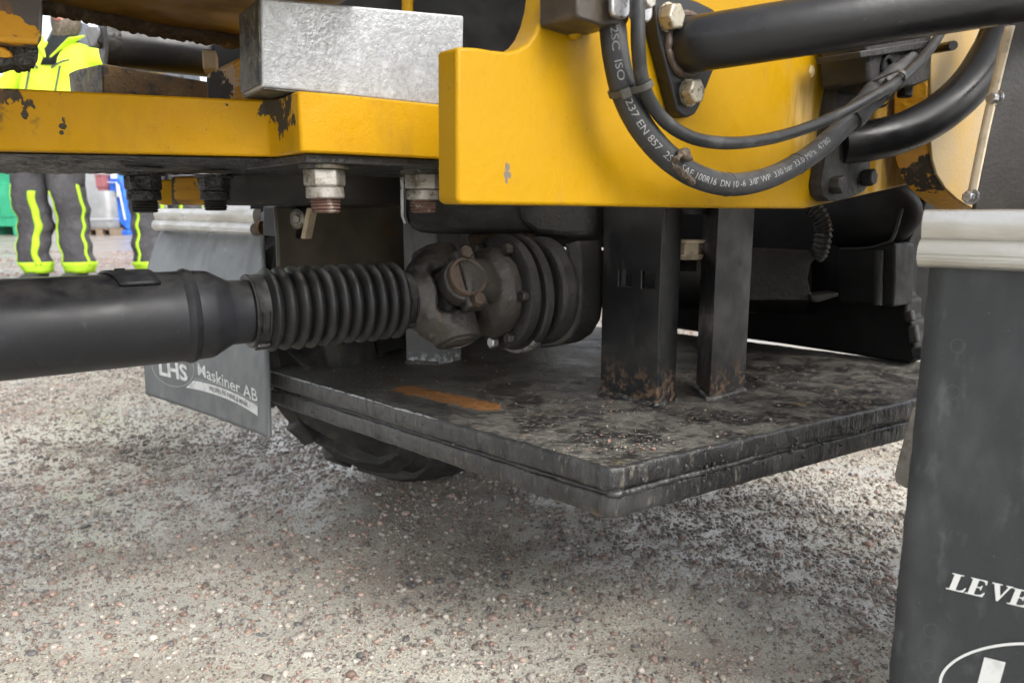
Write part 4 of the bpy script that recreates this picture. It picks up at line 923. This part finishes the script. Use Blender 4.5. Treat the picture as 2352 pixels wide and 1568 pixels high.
def tie(cpt1, r1, cpt2, r2, axis, label, name='cable_tie'):
    t_ = thing(name, label, 'cable tie', (cpt1+cpt2)/2)
    ax = axis.normalized(); u = (cpt2-cpt1); u = (u-ax*u.dot(ax)); D_ = u.length; u.normalize(); w_ = ax.cross(u); pts = []
    for k in range(15): a = math.pi/2+math.pi*k/14; pts.append((cpt1+u*(math.cos(a)*r1)+w_*(math.sin(a)*r1)))
    for k in range(15): a = -math.pi/2+math.pi*k/14; pts.append((cpt2+u*(math.cos(a)*r2)+w_*(math.sin(a)*r2)))
    m = M(); n = len(pts)
    for p in pts:
        c0 = (cpt1+cpt2)/2; d = (p-(cpt1+cpt2)/2); d = (d-ax*d.dot(ax)).normalized(); p = p - ax*((p-c0).dot(ax))
        m.v += [p-ax*.0021, p+ax*.0021, p+ax*.0021+d*.0013, p-ax*.0021+d*.0013]
    for i in range(n):
        j = (i+1) % n
        for e in range(4): m.f.append((i*4+e, i*4+(e+1) % 4, j*4+(e+1) % 4, j*4+e))
    obj('strap', m, 'tie_plastic', t_, bevel=.0003)
    c0 = (cpt1+cpt2)/2; tc = (CAM-c0); tc = (tc-ax*tc.dot(ax)).normalized()
    hd = cpt1+tc*(r1+.002)+u*.001; hd = hd-ax*((hd-c0).dot(ax))
    obj('tie_head', M().box(hd, ax, tc, ax.cross(tc), .0032, .0024, .0034), 'tie_plastic', t_, bevel=.0006)
    obj('tie_tail', M().box(hd+tc*.002+ax.cross(tc)*.002, ax, tc, ax.cross(tc), .0018, .004, .0006), 'tie_plastic', t_, bevel=.0002)
h1 = min(hpath, key=lambda q: (proj(q)-V((1440, 207, 0))).length); c1_ = min(cpath, key=lambda q: (proj(q)-V((1478, 190, 0))).length)
tie(h1, .0092, c1_, .0050, (Z*-.8+E1*.45), 'dark cable tie binding hose and cable near the manifold block')
h2 = min(hpath, key=lambda q: (proj(q)-V((2030, 200, 0))).length); c2_ = min(cpath, key=lambda q: (proj(q)-V((2048, 196, 0))).length)
tie(h2, .0125, c2_, .0055, (Z*.55+E1*.8), 'dark cable tie binding hose and cable in front of the valve block')

# ================================================================ MUD FLAPS
def flap_clamp(m_parent, a, b, mat_, down=.0, k=1.0):
    """aluminium profile: a hollow upper shell and a round lower bead, extruded from a to b (bottom centre line of the bead)"""
    d = (b-a).normalized(); n = V((d.y, -d.x, 0)); n = n if n.dot(CAM-a) > 0 else -n
    up = [(0.006, .0285), (.0085, .0275), (.0100, .024), (.0105, .019), (.0095, .014), (.0085, .0115)]
    lowr = [(.0085+.0075*math.cos(t)-.001, .0035+.0082*math.sin(t)) for t in [math.radians(x) for x in (75, 50, 25, 8)]] + [(.0150, .0036), (.0146, .0030), (.0150, .0024), (.0150, .0012), (.0146, .0006), (.0150, 0)] + [(.0085+.0075*math.cos(t)-.001, .0035+.0082*math.sin(t)) for t in [math.radians(x) for x in (-20, -45, -70, -95)]]
    prof = up + lowr + [(-.001, -.0048), (-.001, .0285)]
    prof = [(x*k, z*k) for x, z in prof]
    m = M(); rings = [[a+(b-a)*t+n*x+Z*z for x, z in prof] for t in (0, .002, .998, 1)]
    m.loft(rings); return obj('clamp_profile', m, mat_, m_parent, smooth=30), n
# left flap
fl_ = thing('mud_flap', 'grey rubber mud flap with white dealer lettering behind the drive shaft', 'mud flap', P(480, 535, 1.17))
def fpx(u, v):
    top = V((378+226*u, 527+13*u, 0)); bot = V((338+282*u, 905+88*u+12*u*u, 0)); p = top.lerp(bot, v)
    p.x += -30*(1-u)**2*math.sin(math.pi*v**.7) + 2*math.sin(math.pi*v)*u
    return p
def fY(u, v): u = max(u, 0.0); return (1.30-.215*u)*(1-v)+(1.235-.30*u**1.25)*v - .02*math.sin(math.pi*v)
def fpos(u, v, off=0):
    p = fpx(u, v); q = P(p.x, p.y, fY(u, v))
    if not off: return q
    e = .004; a = fpx(u+e, v); b = fpx(u, v+e); nn = (P(a.x, a.y, fY(u+e, v))-q).cross(P(b.x, b.y, fY(u, v+e))-q).normalized()
    return q + (nn if nn.dot(CAM-q) > 0 else -nn)*off
obj('rubber_sheet', M().grid(lambda u, v: fpos(u, v), 40, 50), 'flap_grey', fl_, solid=.005)
def finv(px, py):
    u = v = .5
    for _ in range(40):
        a, b = fpx(0, v), fpx(1, v); u += (px-fpx(u, v).x)/(b.x-a.x); v += (py-fpx(u, v).y)/(fpx(u, 1).y-fpx(u, 0).y)
    return u, v
def on_flap(pts, off): return [fpos(*finv(x, y), off) for x, y in pts]
def flap_text(body, p0, p1, cap, bold, mat_, name, off=.0031, lean=0):
    v, f = text(body, 1.0, bold); w_ = max(p.x for p in v); h_ = .72; bx = ((p1[0]-p0[0])/w_, (p1[1]-p0[1])/w_)
    pts = [(p0[0]+p.x*bx[0]+p.y/h_*lean, p0[1]+p.x*bx[1]-p.y/h_*cap) for p in v]
    m = M(); m.add(on_flap(pts, off), f); return obj(name, m, mat_, fl_, smooth=0, fix=False)
flap_text('LHS', (369, 858), (436, 874), 36, .035, 'white_print_worn', 'lettering', lean=-3)
flap_text('Maskiner AB', (458, 859), (597, 923), 29, .010, 'white_print_worn', 'lettering', lean=-2)
ring = []
for k in range(72):
    a = 2*math.pi*k/72; ca, sa = math.cos(a), math.sin(a); ring.append((ca, sa))
def ovp(ca, sa, s): x, y = 50*ca*s, 46*sa*s; return (401+x, 841+y+x*.19)
m = M(); o1 = on_flap([ovp(c, s_, 1.0) for c, s_ in ring], .0031); o2 = on_flap([ovp(c, s_, .955) for c, s_ in ring], .0031)
m.add(o1+o2, [(k, (k+1) % 72, 72+(k+1) % 72, 72+k) for k in range(72)]); obj('logo_ring', m, 'grey_print', fl_, smooth=0, fix=False)
def strip(pt_top, pt_bot, mat_, name, off):
    n = len(pt_top); mm = M(); mm.add(on_flap(pt_top, off)+on_flap(pt_bot, off), [(k, k+1, n+k+1, n+k) for k in range(n-1)]); obj(name, mm, mat_, fl_, smooth=0, fix=False)
def quad(p0, p1, p2, k): t = k/16; return ((1-t)**2*p0[0]+2*t*(1-t)*p1[0]+t*t*p2[0], (1-t)**2*p0[1]+2*t*(1-t)*p1[1]+t*t*p2[1])
strip([quad((449, 873), (527, 886), (597, 932), k) for k in range(17)], [quad((431, 889), (527, 905), (597, 955), k) for k in range(17)], 'white_print_worn', 'banner', .0031)
strip([quad((450, 867.5), (527, 880), (597, 926.5), k) for k in range(17)], [quad((450, 869.5), (527, 882.5), (597, 929.5), k) for k in range(17)], 'grey_print', 'banner_line', .0031)
v, f = text('PROFFS PÅ PARK & MARK', 1.0, .01); w_ = max(p.x for p in v); pts = []
for p in v:
    t_ = .27+.58*p.x/w_; b_ = quad((440, 886), (527, 900), (597, 949), t_*16); pts.append((b_[0], b_[1]-p.y/.72*10.5))
m = M(); m.add(on_flap(pts, .0037), f); obj('banner_lettering', m, 'dark_print', fl_, smooth=0, fix=False)
co, nn = flap_clamp(fl_, P(371, 522, 1.292), P(600, 533, 1.06), 'aluminium', k=1.12)
obj('end_hole', M().lathe(P(596, 523, 1.052), V((1, -.25, 0)), [(0, .0096), (.004, .0096)], 28), 'rusty_brown', co)
obj('rivet', M().ell(P(450, 513, 1.19), .0032, .0032, .0032), 'rusty_steel', co)
# right flap
RN = V((-.68, -.73, 0)).normalized(); RA = P(2138, 612, .44)
def RP(px, py, off=0): return PL(px, py, RA+RN*off, RN)
fr_ = thing('mud_flap', 'large dark rubber mud flap with white serif lettering in the right foreground', 'mud flap', RP(2300, 560))
cz = P(2138, 612, .44); rd = V((.73, -.68, 0)).normalized()
wv = lambda u, v: RN*(.0025*math.sin(u*5+1)*v)
rs = M().grid(lambda u, v: V((cz.x, cz.y, .4675)) + rd*(u*.30+.0008*nz(v*30)) + Z*(-v*.36) + wv(u, v), 30, 60)
obj('rubber_sheet', rs, 'flap_rubber', fr_, solid=.005)
def onr(pts, off=.0044): return [RP(x, y, off+.0004) for x, y in pts]
L1 = [(0, 0), (.78, 0), (.86, .26), (.80, .26), (.70, .10), (.42, .06), (.46, .92), (.58, .96), (.58, 1), (.04, 1), (.04, .96), (.16, .92), (.12, .08), (0, .04)]
Lm = [(0, 0), (.74, 0), (.80, .3), (.75, .3), (.66, .12), (.56, .07), (.40, .07), (.40, .92), (.52, .95), (.52, 1), (.02, 1), (.02, .95), (.13, .92), (.13, .08), (0, .05)]
Em = [(0, 0), (.76, 0), (.80, .28), (.75, .28), (.66, .12), (.55, .07), (.38, .07), (.38, .48), (.52, .48), (.56, .38), (.60, .38), (.60, .66), (.56, .66), (.52, .55), (.38, .55), (.38, .93), (.54, .93), (.64, .88), (.70, .74), (.75, .74), (.73, 1), (.02, 1), (.02, .95), (.12, .92), (.12, .08), (0, .05)]
Vm = [(.38, -.02), (.46, -.02), (.76, .90), (.86, .95), (.86, 1), (.56, 1), (.56, .95), (.66, .90), (.48, .30), (.30, .91), (.40, .95), (.40, 1), (-.04, 1), (-.04, .95), (.06, .91)]
def glyph(poly, x, y, s=50, cap=40):
    pts = []
    for a, b in poly: X = a*s*1.08+b*15; pts.append((x+X, y+X*.235-b*cap))
    m = M(); m.add(onr(pts), [tuple(range(len(pts)))]); obj('lettering', m, 'white_print', fr_, smooth=0, fix=False)
glyph(Lm, 2172, 1351); glyph(Em, 2215, 1361); glyph(Vm, 2267, 1373); glyph(Em, 2312, 1385)
m = M(); o1 = [(2352+196*c, 1568+94*s_) for c, s_ in ring]; o2 = [(2352+189*c, 1568+87.5*s_) for c, s_ in ring]
m.add(onr(o1)+onr(o2), [(k, (k+1) % 72, 72+(k+1) % 72, 72+k) for k in range(72)]); obj('logo_ring', m, 'white_print', fr_, smooth=0, fix=False)
m = M(); m.add(onr([(2261, 1508), (2310, 1520), (2286, 1606), (2352, 1616), (2348, 1650), (2228, 1634)]), [(0, 1, 2, 3, 4, 5)]); obj('logo_letter', m, 'white_print', fr_, smooth=0, fix=False)
for (x, y) in ((2200, 794), (2188, 900), (2138, 1447), (2132, 1530)):
    m = M(); o1 = [(x+17*c, y+16*s_) for c, s_ in ring]; o2 = [(x+16*c, y+15*s_) for c, s_ in ring]
    m.add(onr(o1, .0040)+onr(o2, .0040), [(k, (k+1) % 72, 72+(k+1) % 72, 72+k) for k in range(72)]); obj('scuff_ring', m, 'faint_mark', fr_, smooth=0, fix=False)
ca_ = RP(2121, 593, .0); ca_ = V((ca_.x, ca_.y, ca_.z)); co2, nn = flap_clamp(fr_, ca_, ca_+rd*.30, 'aluminium', k=1.0)

# ================================================================ BACKGROUND: people, bin, tank, pump, pallets, shed
mat('hivis', (.66, .90, .06), .75, layers=[dict(c=(.46, .72, .03), s=7, lo=.45, hi=.65, amt=.6)], bump=[(14, .015)], spec=.2)
mat('hivis_stripe', (.36, .60, .03), .7, spec=.2)
mat('reflective', (.72, .74, .75), .4, spec=.5)
mat('trouser_cloth', (.055, .054, .058), .85, layers=[dict(c=(.085, .083, .088), s=9, lo=.45, hi=.7)], bump=[(22, .012)], spec=.2)
mat('black_cloth', (.016, .018, .02), .85, spec=.2)
mat('grey_hood', (.10, .11, .13), .8, bump=[(20, .01)], spec=.2)
mat('skin', (.50, .27, .20), .5, layers=[dict(c=(.58, .33, .25), s=20, lo=.4, hi=.7)])
mat('lips', (.45, .16, .14), .45)
mat('beard', (.075, .058, .042), .8, layers=[dict(c=(.17, .14, .11), s=120, lo=.45, hi=.65, st=(1, 1, .2))], bump=[(160, .006, (1, 1, .2))])
mat('eye_white', (.7, .68, .65), .3); mat('eye_dark', (.03, .03, .035), .3)
mat('boot_leather', (.03, .03, .03), .6)
mat('glove', (.04, .04, .045), .7)
mat('zip_dark', (.05, .055, .06), .6)

def ringpts(c, rx, ry, n=28, rot=0, wob=0, seed=0, tilt=0):
    o = []
    for k in range(n):
        a = 2*math.pi*k/n; r = 1+wob*nz(math.cos(a)*1.6, math.sin(a)*1.6, seed)
        x, y = rx*r*math.cos(a), ry*r*math.sin(a); o.append(V((c[0]+x*math.cos(rot)-y*math.sin(rot), c[1]+x*math.sin(rot)+y*math.cos(rot), c[2]+x*tilt)))
    return o
def make_person(ft, label, arms, turn=0, name='person', beard=True, group=None, cloth='hivis', lean=0):
    x0, y0 = ft; base = V((x0, y0, 0)); R_ = Matrix.Rotation(turn, 3, 'Z')
    p_ = thing(name, label, 'person', base)
    W = lambda q: base + R_ @ (V(q)*(.975 if lean else 1)) + V((lean*max(0, min(1, (q[2]-.7)/.85))**1.3, 0, 0))
    def T(m): m.v = [W(q) for q in m.v]; return m
    # body: head, neck, trunk, arms and hands as one skin surface (local: faces -y)
    b = M(); b.ell((0, -.005, 1.655), .074, .095, .115, None, 24, 16).ell((0, -.035, 1.60), .058, .062, .065, None, 20, 12).tube([(0, .015, 1.42), (0, 0, 1.60)], .058, 20)
    b.ell((0, -.103, 1.645), .014, .018, .026).ell((0, -.094, 1.598), .024, .014, .012)
    for s in (-1, 1): b.ell((s*.078, .01, 1.645), .012, .02, .032).ell((s*.032, -.082, 1.68), .018, .014, .012)
    b.loft([ringpts((0, .01, z), rx, ry, 24) for z, rx, ry in ((.90, .13, .09), (1.0, .14, .10), (1.2, .165, .115), (1.35, .18, .115), (1.44, .12, .09), (1.47, .06, .06))])
    for s in (-1, 1):
        sh_, el, wr, hd = arms[0 if s < 0 else 1]
        b.tube(catmull([sh_, el, wr], 6), [.052-.018*k/12 for k in range(13)], 16)
        d = (V(hd)-V(wr)).normalized(); _, a_, c_ = frame(d, Z)
        b.ell(V(wr).lerp(V(hd), .45), .042, .016, .052, (a_, c_, d), 14, 10)
        for i in range(4):
            r0_ = V(wr).lerp(V(hd), .8)+a_*((i-1.5)*.019); L_ = (.068, .078, .074, .058)[i]
            b.tube([r0_, r0_+d*L_*.5, r0_+d*L_*.8-c_*.014*s, r0_+d*L_-c_*.030*s], [.009, .0088, .008, .007], 10)
        r0_ = V(wr).lerp(V(hd), .35)+a_*.035; b.tube([r0_, r0_+a_*.03+d*.025, r0_+a_*.04+d*.06], [.011, .010, .008], 10)
        b.tube([(s*.08, .01, .9), (s*.105, .01, .5), (s*.115, .012, .12)], [.06, .045, .035], 16)
        b.ell((s*.118, -.05, .05), .03, .10, .03)
    body = obj('body', T(b), 'skin', p_, remesh=.0095, smoothit=3)
    for s in (-1, 1):
        e = obj('eye', T(M().ell((s*.032, -.089, 1.676), .011, .009, .008)), 'eye_white', p_); obj('pupil', T(M().ell((s*.032, -.0965, 1.676), .005, .003, .005)), 'eye_dark', e)
    obj('mouth', T(M().ell((0, -.1045, 1.5995), .023, .008, .0035).ell((0, -.103, 1.592), .019, .008, .0045)), 'lips', p_)
    hm_ = M().ell((0, .012, 1.685), .082, .10, .105, None, 24, 16); hm_.v = [q if not (q.y < -.045 and q.z < 1.735) else V((q.x, -.045, max(q.z, 1.70))) for q in hm_.v]
    obj('hair', T(hm_), 'beard', p_, smooth=180)
    if beard:
        bm = M()
        bm.grid(lambda u, v: V(((.071+.006*math.sin(v*3))*math.sin((u-.5)*3.5)*(1-.45*v**2.2), -.008-(.088+.008*math.sin(v*3))*math.cos((u-.5)*3.5)*(1-.30*v**2)+.006, 1.612-.135*v - .018*(1-abs(u-.5)*2)*(1-v) + .035*abs(u-.5)*2*(1-v))), 28, 14)
        obj('beard', T(bm), 'beard', p_, solid=.012, smooth=180)
    # jacket
    j = M(); hs_ = [(.80, .205, .15), (.84, .205, .15), (.95, .20, .148), (1.05, .198, .145), (1.15, .205, .148), (1.28, .212, .150), (1.38, .207, .138), (1.44, .165, .118), (1.475, .115, .095)]
    j.loft([ringpts((0, .005, z), rx, ry, 36, wob=.06, seed=z*7) for z, rx, ry in hs_], cap=False)
    ja = obj('jacket', T(j), cloth, p_, solid=.008, sub=1, smooth=180)
    for s in (-1, 1):
        sh_, el, wr, hd = arms[0 if s < 0 else 1]; ap = catmull([V(sh_)-V((s*.05, 0, .02)), sh_, el, wr], 8)
        sl = obj('sleeve', T(M().tube(ap, [.074+.010*nz(k*.6, s)-.019*k/24 for k in range(25)], 22, False)), cloth, ja, solid=.006, sub=1, smooth=180)
        obj('sleeve_band', T(M().tube(ap[15:20], [.0735, .0735, .0725, .0715, .0705], 22, False)), 'reflective', sl, solid=.003)
        obj('cuff', T(M().tube(ap[22:], [.060, .058, .056], 20, False)), 'zip_dark', sl, solid=.006)
        d = (V(hd)-V(wr)).normalized()
    for s in (-1, 1):
        obj('pocket_zip', T(M().tube(catmull([(s*.085, -.156, 1.325), (s*.084, -.160, 1.12), (s*.082, -.164, .85)], 6), .006, 8)), 'zip_dark', ja)
        obj('yoke_seam', T(M().tube(catmull([(s*.125, -.142, 1.36), (s*.085, -.154, 1.345), (s*.038, -.160, 1.31)], 6), .007, 8)), 'zip_dark', ja)
        cg = M(); cg.grid(lambda u, v: V((s*(.010+.088*v+.03*u), -.150+.075*u*v+.05*u, 1.365+.115*v+.06*u*(1-.3*v))), 8, 8)
        obj('collar', T(cg), cloth, ja, solid=.008, sub=1, smooth=180)
        for (bx_, bz_) in ((.10, 1.40), (.165, 1.42)): obj('press_stud', T(M().ell((s*bx_, -.145+.0*bz_+abs(bx_-.1)*.45, bz_), .006, .004, .006)), 'zip_dark', ja)
    obj('undershirt', T(M().loft([ringpts((0, -.005, z), rx, ry, 28) for z, rx, ry in ((1.33, .10, .146), (1.42, .11, .128), (1.48, .085, .095), (1.52, .066, .070), (1.555, .063, .067))], cap=False)), 'black_cloth', p_, solid=.004, smooth=180)
    hd_ = M().loft([ringpts((0, .06, z), rx, ry, 24) for z, rx, ry in ((1.40, .13, .09), (1.47, .15, .09), (1.56, .125, .065), (1.61, .09, .035))]); obj('hood', T(hd_), 'grey_hood', ja, remesh=.012)
    # trousers
    tr = M(); tr.loft([ringpts((0, .01, z), rx, ry, 32) for z, rx, ry in ((.96, .165, .125), (.90, .178, .132), (.82, .185, .135), (.76, .175, .125))])
    legs = {}
    for s in (-1, 1):
        rows = []
        for i in range(34):
            z = .86-i*(.86-.10)/33; rx = .112-.030*(1-z/.86)+.006*math.sin(i*1.3)*(.3+(i > 14)) ; ry = .105-.022*(1-z/.86)
            rows.append(ringpts((s*(.105+.028*(1-z/.86))+.010*math.sin(i*.45+s), .012+.010*math.sin(i*.4), z), rx, ry, 32, wob=.10, seed=z*9+s))
        tr.loft(rows, cap=False); legs[s] = rows
    to_ = obj('trousers', T(tr), 'trouser_cloth', p_, smooth=180)
    for s in (-1, 1):
        rows = legs[s]
        def band(i0, i1, k0, k1, mat_, nm):
            mm = M(); mm.grid(lambda u, v: (lambda i, k: (rows[i][k % 32]-V((s*.11, .01, rows[i][0].z)))*1.035+V((s*.11, .01, rows[i][0].z)))(int(round(i0+(i1-i0)*v)), int(round(k0+(k1-k0)*u))), max(1, k1-k0), i1-i0)
            obj(nm, T(mm), mat_, to_, solid=.004, smooth=180)
        inner = (26, 28) if s < 0 else (20, 21)
        band(11, 31, inner[0], inner[1], 'hivis_stripe', 'stripe')
        band(9, 31, 18 if s < 0 else 29, 19 if s < 0 else 30, 'hivis_stripe', 'stripe')
        band(30, 33, 0, 32, 'hivis_stripe', 'hem_band')
        obj('pocket', T(M().loft([ringpts((s*.185, .0, z), rx, .055, 16) for z, rx in ((.84, .02), (.80, .035), (.66, .032), (.62, .02))])), 'trouser_cloth', to_, smooth=180)
        bt = M().ell((s*.122, -.075, .055), .052, .135, .055).tube([(s*.122, .015, .05), (s*.122, .012, .18)], .056, 20).abox(s*.122-.05, s*.122+.05, -.20, .06, 0, .03)
        obj('boot', T(bt), 'boot_leather', p_, remesh=.009)
    return p_
fp = PZ(136, 662, 0)
def L(px, py, y): q = P(px, py, y); return (q.x-fp.x, q.y-fp.y, q.z)
yp = fp.y
armsA = [((-.185, .0, 1.385), (-.33, .02, 1.18), (-.37, -.10, .98), (-.37, -.19, .93)), ((.185, .0, 1.385), (.43, -.03, 1.345), (.64, -.14, 1.325), (.73, -.18, 1.315))]
make_person((fp.x, fp.y), 'bearded person in a yellow hi-vis jacket and dark work trousers', armsA, turn=.05, lean=.21)
fp2 = PZ(372, 664, 0)
armsB = [((-.185, .0, 1.385), (-.25, .03, 1.12), (-.22, -.10, .92), (-.21, -.17, .86)), ((.185, .0, 1.385), (.25, .03, 1.12), (.24, -.06, .90), (.24, -.10, .83))]
make_person((fp2.x, fp2.y+.15), 'second person in dark work trousers, mostly hidden behind the flap', armsB, turn=.9, beard=False, cloth='grey_hood')

def gl(px, y): return P(px, 500, y).x
mat('green_plastic', (.02, .26, .135), .5, layers=[dict(c=(.035, .33, .18), s=3, lo=.4, hi=.7)]); mat('blue_paint', (.015, .10, .52), .45, layers=[dict(c=(.03, .18, .62), s=4, lo=.4, hi=.7)])
mat('tank_grey', (.24, .25, .26), .5, metal=.2, layers=[dict(c=(.32, .325, .33), s=3, lo=.4, hi=.7)]); mat('pallet_wood', (.16, .12, .085), .8, layers=[dict(c=(.28, .22, .16), s=30, lo=.4, hi=.7, st=(1, 1, 8))])
mat('shed_sheet', (.30, .31, .325), .5, layers=[dict(c=(.24, .25, .26), s=2, lo=.4, hi=.7)]); mat('pink_crate', (.26, .09, .10), .6); mat('steel_light', (.55, .57, .6), .4, metal=.5); mat('red_print', (.6, .05, .04), .6)
BY = 14.6
# green plastic pallet box
x1 = gl(43, BY); gbx = thing('pallet_box', 'bright green plastic pallet box at the far left', 'plastic bin', (x1-.6, BY+.5, 0))
m = M(); zt_, zb_ = 1.22, .17
ro = [(x1-1.2, BY), (x1, BY), (x1, BY+1.0), (x1-1.2, BY+1.0)]
obj('bin_wall', M().abox(x1-1.2, x1, BY, BY+.05, zb_, zt_).abox(x1-1.2, x1, BY+.95, BY+1, zb_, zt_).abox(x1-.05, x1, BY+.051, BY+.949, zb_, zt_).abox(x1-1.2, x1-1.15, BY+.051, BY+.949, zb_, zt_).abox(x1-1.149, x1-.051, BY+.051, BY+.949, zb_, zb_+.05), 'green_plastic', gbx, bevel=.015)
obj('bin_rim', M().abox(x1-1.24, x1+.04, BY-.04, BY+.02, zt_, zt_+.07).abox(x1-.02, x1+.04, BY+.021, BY+1.04, zt_, zt_+.07).abox(x1-1.24, x1-.021, BY+.98, BY+1.04, zt_, zt_+.07).abox(x1-1.24, x1-1.18, BY+.021, BY+.979, zt_, zt_+.07), 'green_plastic', gbx, bevel=.015)
for k in range(3): obj('panel_rib', M().abox(x1-1.1+k*.38, x1-.8+k*.38, BY-.02, BY-.001, .35, 1.0), 'green_plastic', gbx, bevel=.01)
for k in range(3): obj('runner', M().abox(x1-1.2+k*.53, x1-1.05+k*.53, BY, BY+1, .0, .169), 'green_plastic', gbx, bevel=.01)
obj('runner_base', M().abox(x1-1.2, x1, BY-.01, BY+.99, -.012, -.001), 'green_plastic', gbx) if False else None
# pallets with a pale tank
def pallet(px0, px1, y, label):
    a, b = gl(px0, y), gl(px1, y); p = thing('pallet', label, 'pallet', ((a+b)/2, y+.4, 0), 'dark pallets under the tanks')
    for k in range(3): obj('block', M().abox(a+(b-a-.12)*k/2, a+(b-a-.12)*k/2+.12, y, y+.8, 0, .11), 'pallet_wood', p, bevel=.005)
    for k in range(5): obj('board', M().abox(a, b, y+k*.17, y+k*.17+.11, .1105, .135), 'pallet_wood', p, bevel=.004)
pallet(186, 262, BY, 'dark wooden pallet under the pale grey tank behind the legs')
tk = thing('grey_tank', 'pale grey tank on a pallet seen between the person legs', 'tank', (gl(222, BY), BY+.4, .136))
a, b = gl(188, BY), gl(254, BY)
m = M(); rings = []
for z, s in ((.137, .94), (.20, 1.0), (.55, 1.0), (.80, 1.0), (.86, .93)):
    hx, hy, cx_, cy_ = (b-a)/2*s, .38*s, (a+b)/2, BY+.40
    rings.append([V((cx_+math.copysign(abs(math.cos(t))**.35, math.cos(t))*hx, cy_+math.copysign(abs(math.sin(t))**.35, math.sin(t))*hy, z)) for t in [2*math.pi*k/40 for k in range(40)]])
m.loft(rings); obj('tank_body', m, 'tank_grey', tk, bevel=.01); obj('tank_seam', M().abox(a-.01, b+.01, BY+.01, BY+.79, .30, .33), 'steel_light', tk)
obj('tank_cap', M().lathe(V(((a+b)/2, BY+.4, .86)), Z, [(0, .12), (.05, .12), (.06, .10)], 24), 'zip_dark', tk)
cr_ = thing('crate', 'small dull red crate standing on the pale tank', 'crate', (gl(228, BY), BY+.3, .86)); a, b = gl(219, BY), gl(238, BY)
obj('crate_wall', M().abox(a, b, BY+.12, BY+.45, .925, 1.14), 'pink_crate', cr_, bevel=.012); obj('crate_lid', M().abox(a-.012, b+.012, BY+.11, BY+.46, 1.1405, 1.17), 'pink_crate', cr_, bevel=.01); obj('crate_foot', M().abox(a+.02, b-.02, BY+.14, BY+.43, .87, .9245), 'pink_crate', cr_)
# blue pump stand
bp2 = thing('blue_stand', 'blue steel stand with pale pipes and white notice', 'machine', (gl(272, BY+.3), BY+.6, 0)); a, b = gl(255, BY+.3), gl(289, BY+.3); yb_ = BY+.3
m = M().prism([V((a, yb_, .42)), V((b, yb_, .10)), V((b+.02, yb_, .95)), V((a+.17, yb_, 1.25)), V((a+.02, yb_, 1.15))], V((0, .3, 0))); obj('stand_body', m, 'blue_paint', bp2, bevel=.02)
obj('stand_foot', M().abox(a-.05, b+.06, yb_-.05, yb_+.45, 0, .095), 'blue_paint', bp2, bevel=.015)
obj('stand_tank', M().abox(a-.06, a+.16, yb_-.08, yb_-.001, .20, .78), 'tank_grey', bp2, bevel=.03)
obj('pipe', M().tube([(a+.02, yb_-.05, 1.02), (a+.20, yb_-.05, 1.02), (a+.20, yb_-.05, .74)], .018, 10), 'steel_light', bp2)
obj('pipe', M().tube([(a+.22, yb_-.04, .98), (b+.0, yb_-.04, .30)], .02, 10), 'steel_light', bp2)
obj('notice', M().abox(a+.08, a+.19, yb_-.02, yb_-.001, 1.10, 1.36), 'reflective', bp2); obj('notice_mark', M().lathe(V((a+.135, yb_-.0215, 1.27)), V((0, -1, 0)), [(0, .04), (.002, .04), (.002, .028), (0, .028)], 20, cap=False), 'red_print', bp2)
# shed far behind
sd_ = thing('shed', 'long pale grey sheet metal shed far behind the people', 'shed', (-6, 26, 0))
for k in range(24): obj('wall_panel', M().abox(-16+k*1.0, -16+k*1.0+.985, 26, 26.06+.03*(k % 2), .3, 3.1), 'shed_sheet', sd_)
obj('plinth', M().abox(-16.05, 8.0, 25.97, 26.2, 0, .2985), 'tank_grey', sd_); obj('roof', M().prism([V((-16.3, 25.6, 3.1)), V((-16.3, 34, 5.2)), V((-16.3, 34, 5.3)), V((-16.3, 25.6, 3.22))], V((24.6, 0, 0))), 'steel_light', sd_)
obj('side_wall', M().abox(-16, -15.9, 26.1, 33.8, 0, 3.1).abox(7.9, 8, 26.1, 33.8, 0, 3.1), 'shed_sheet', sd_)
fin()
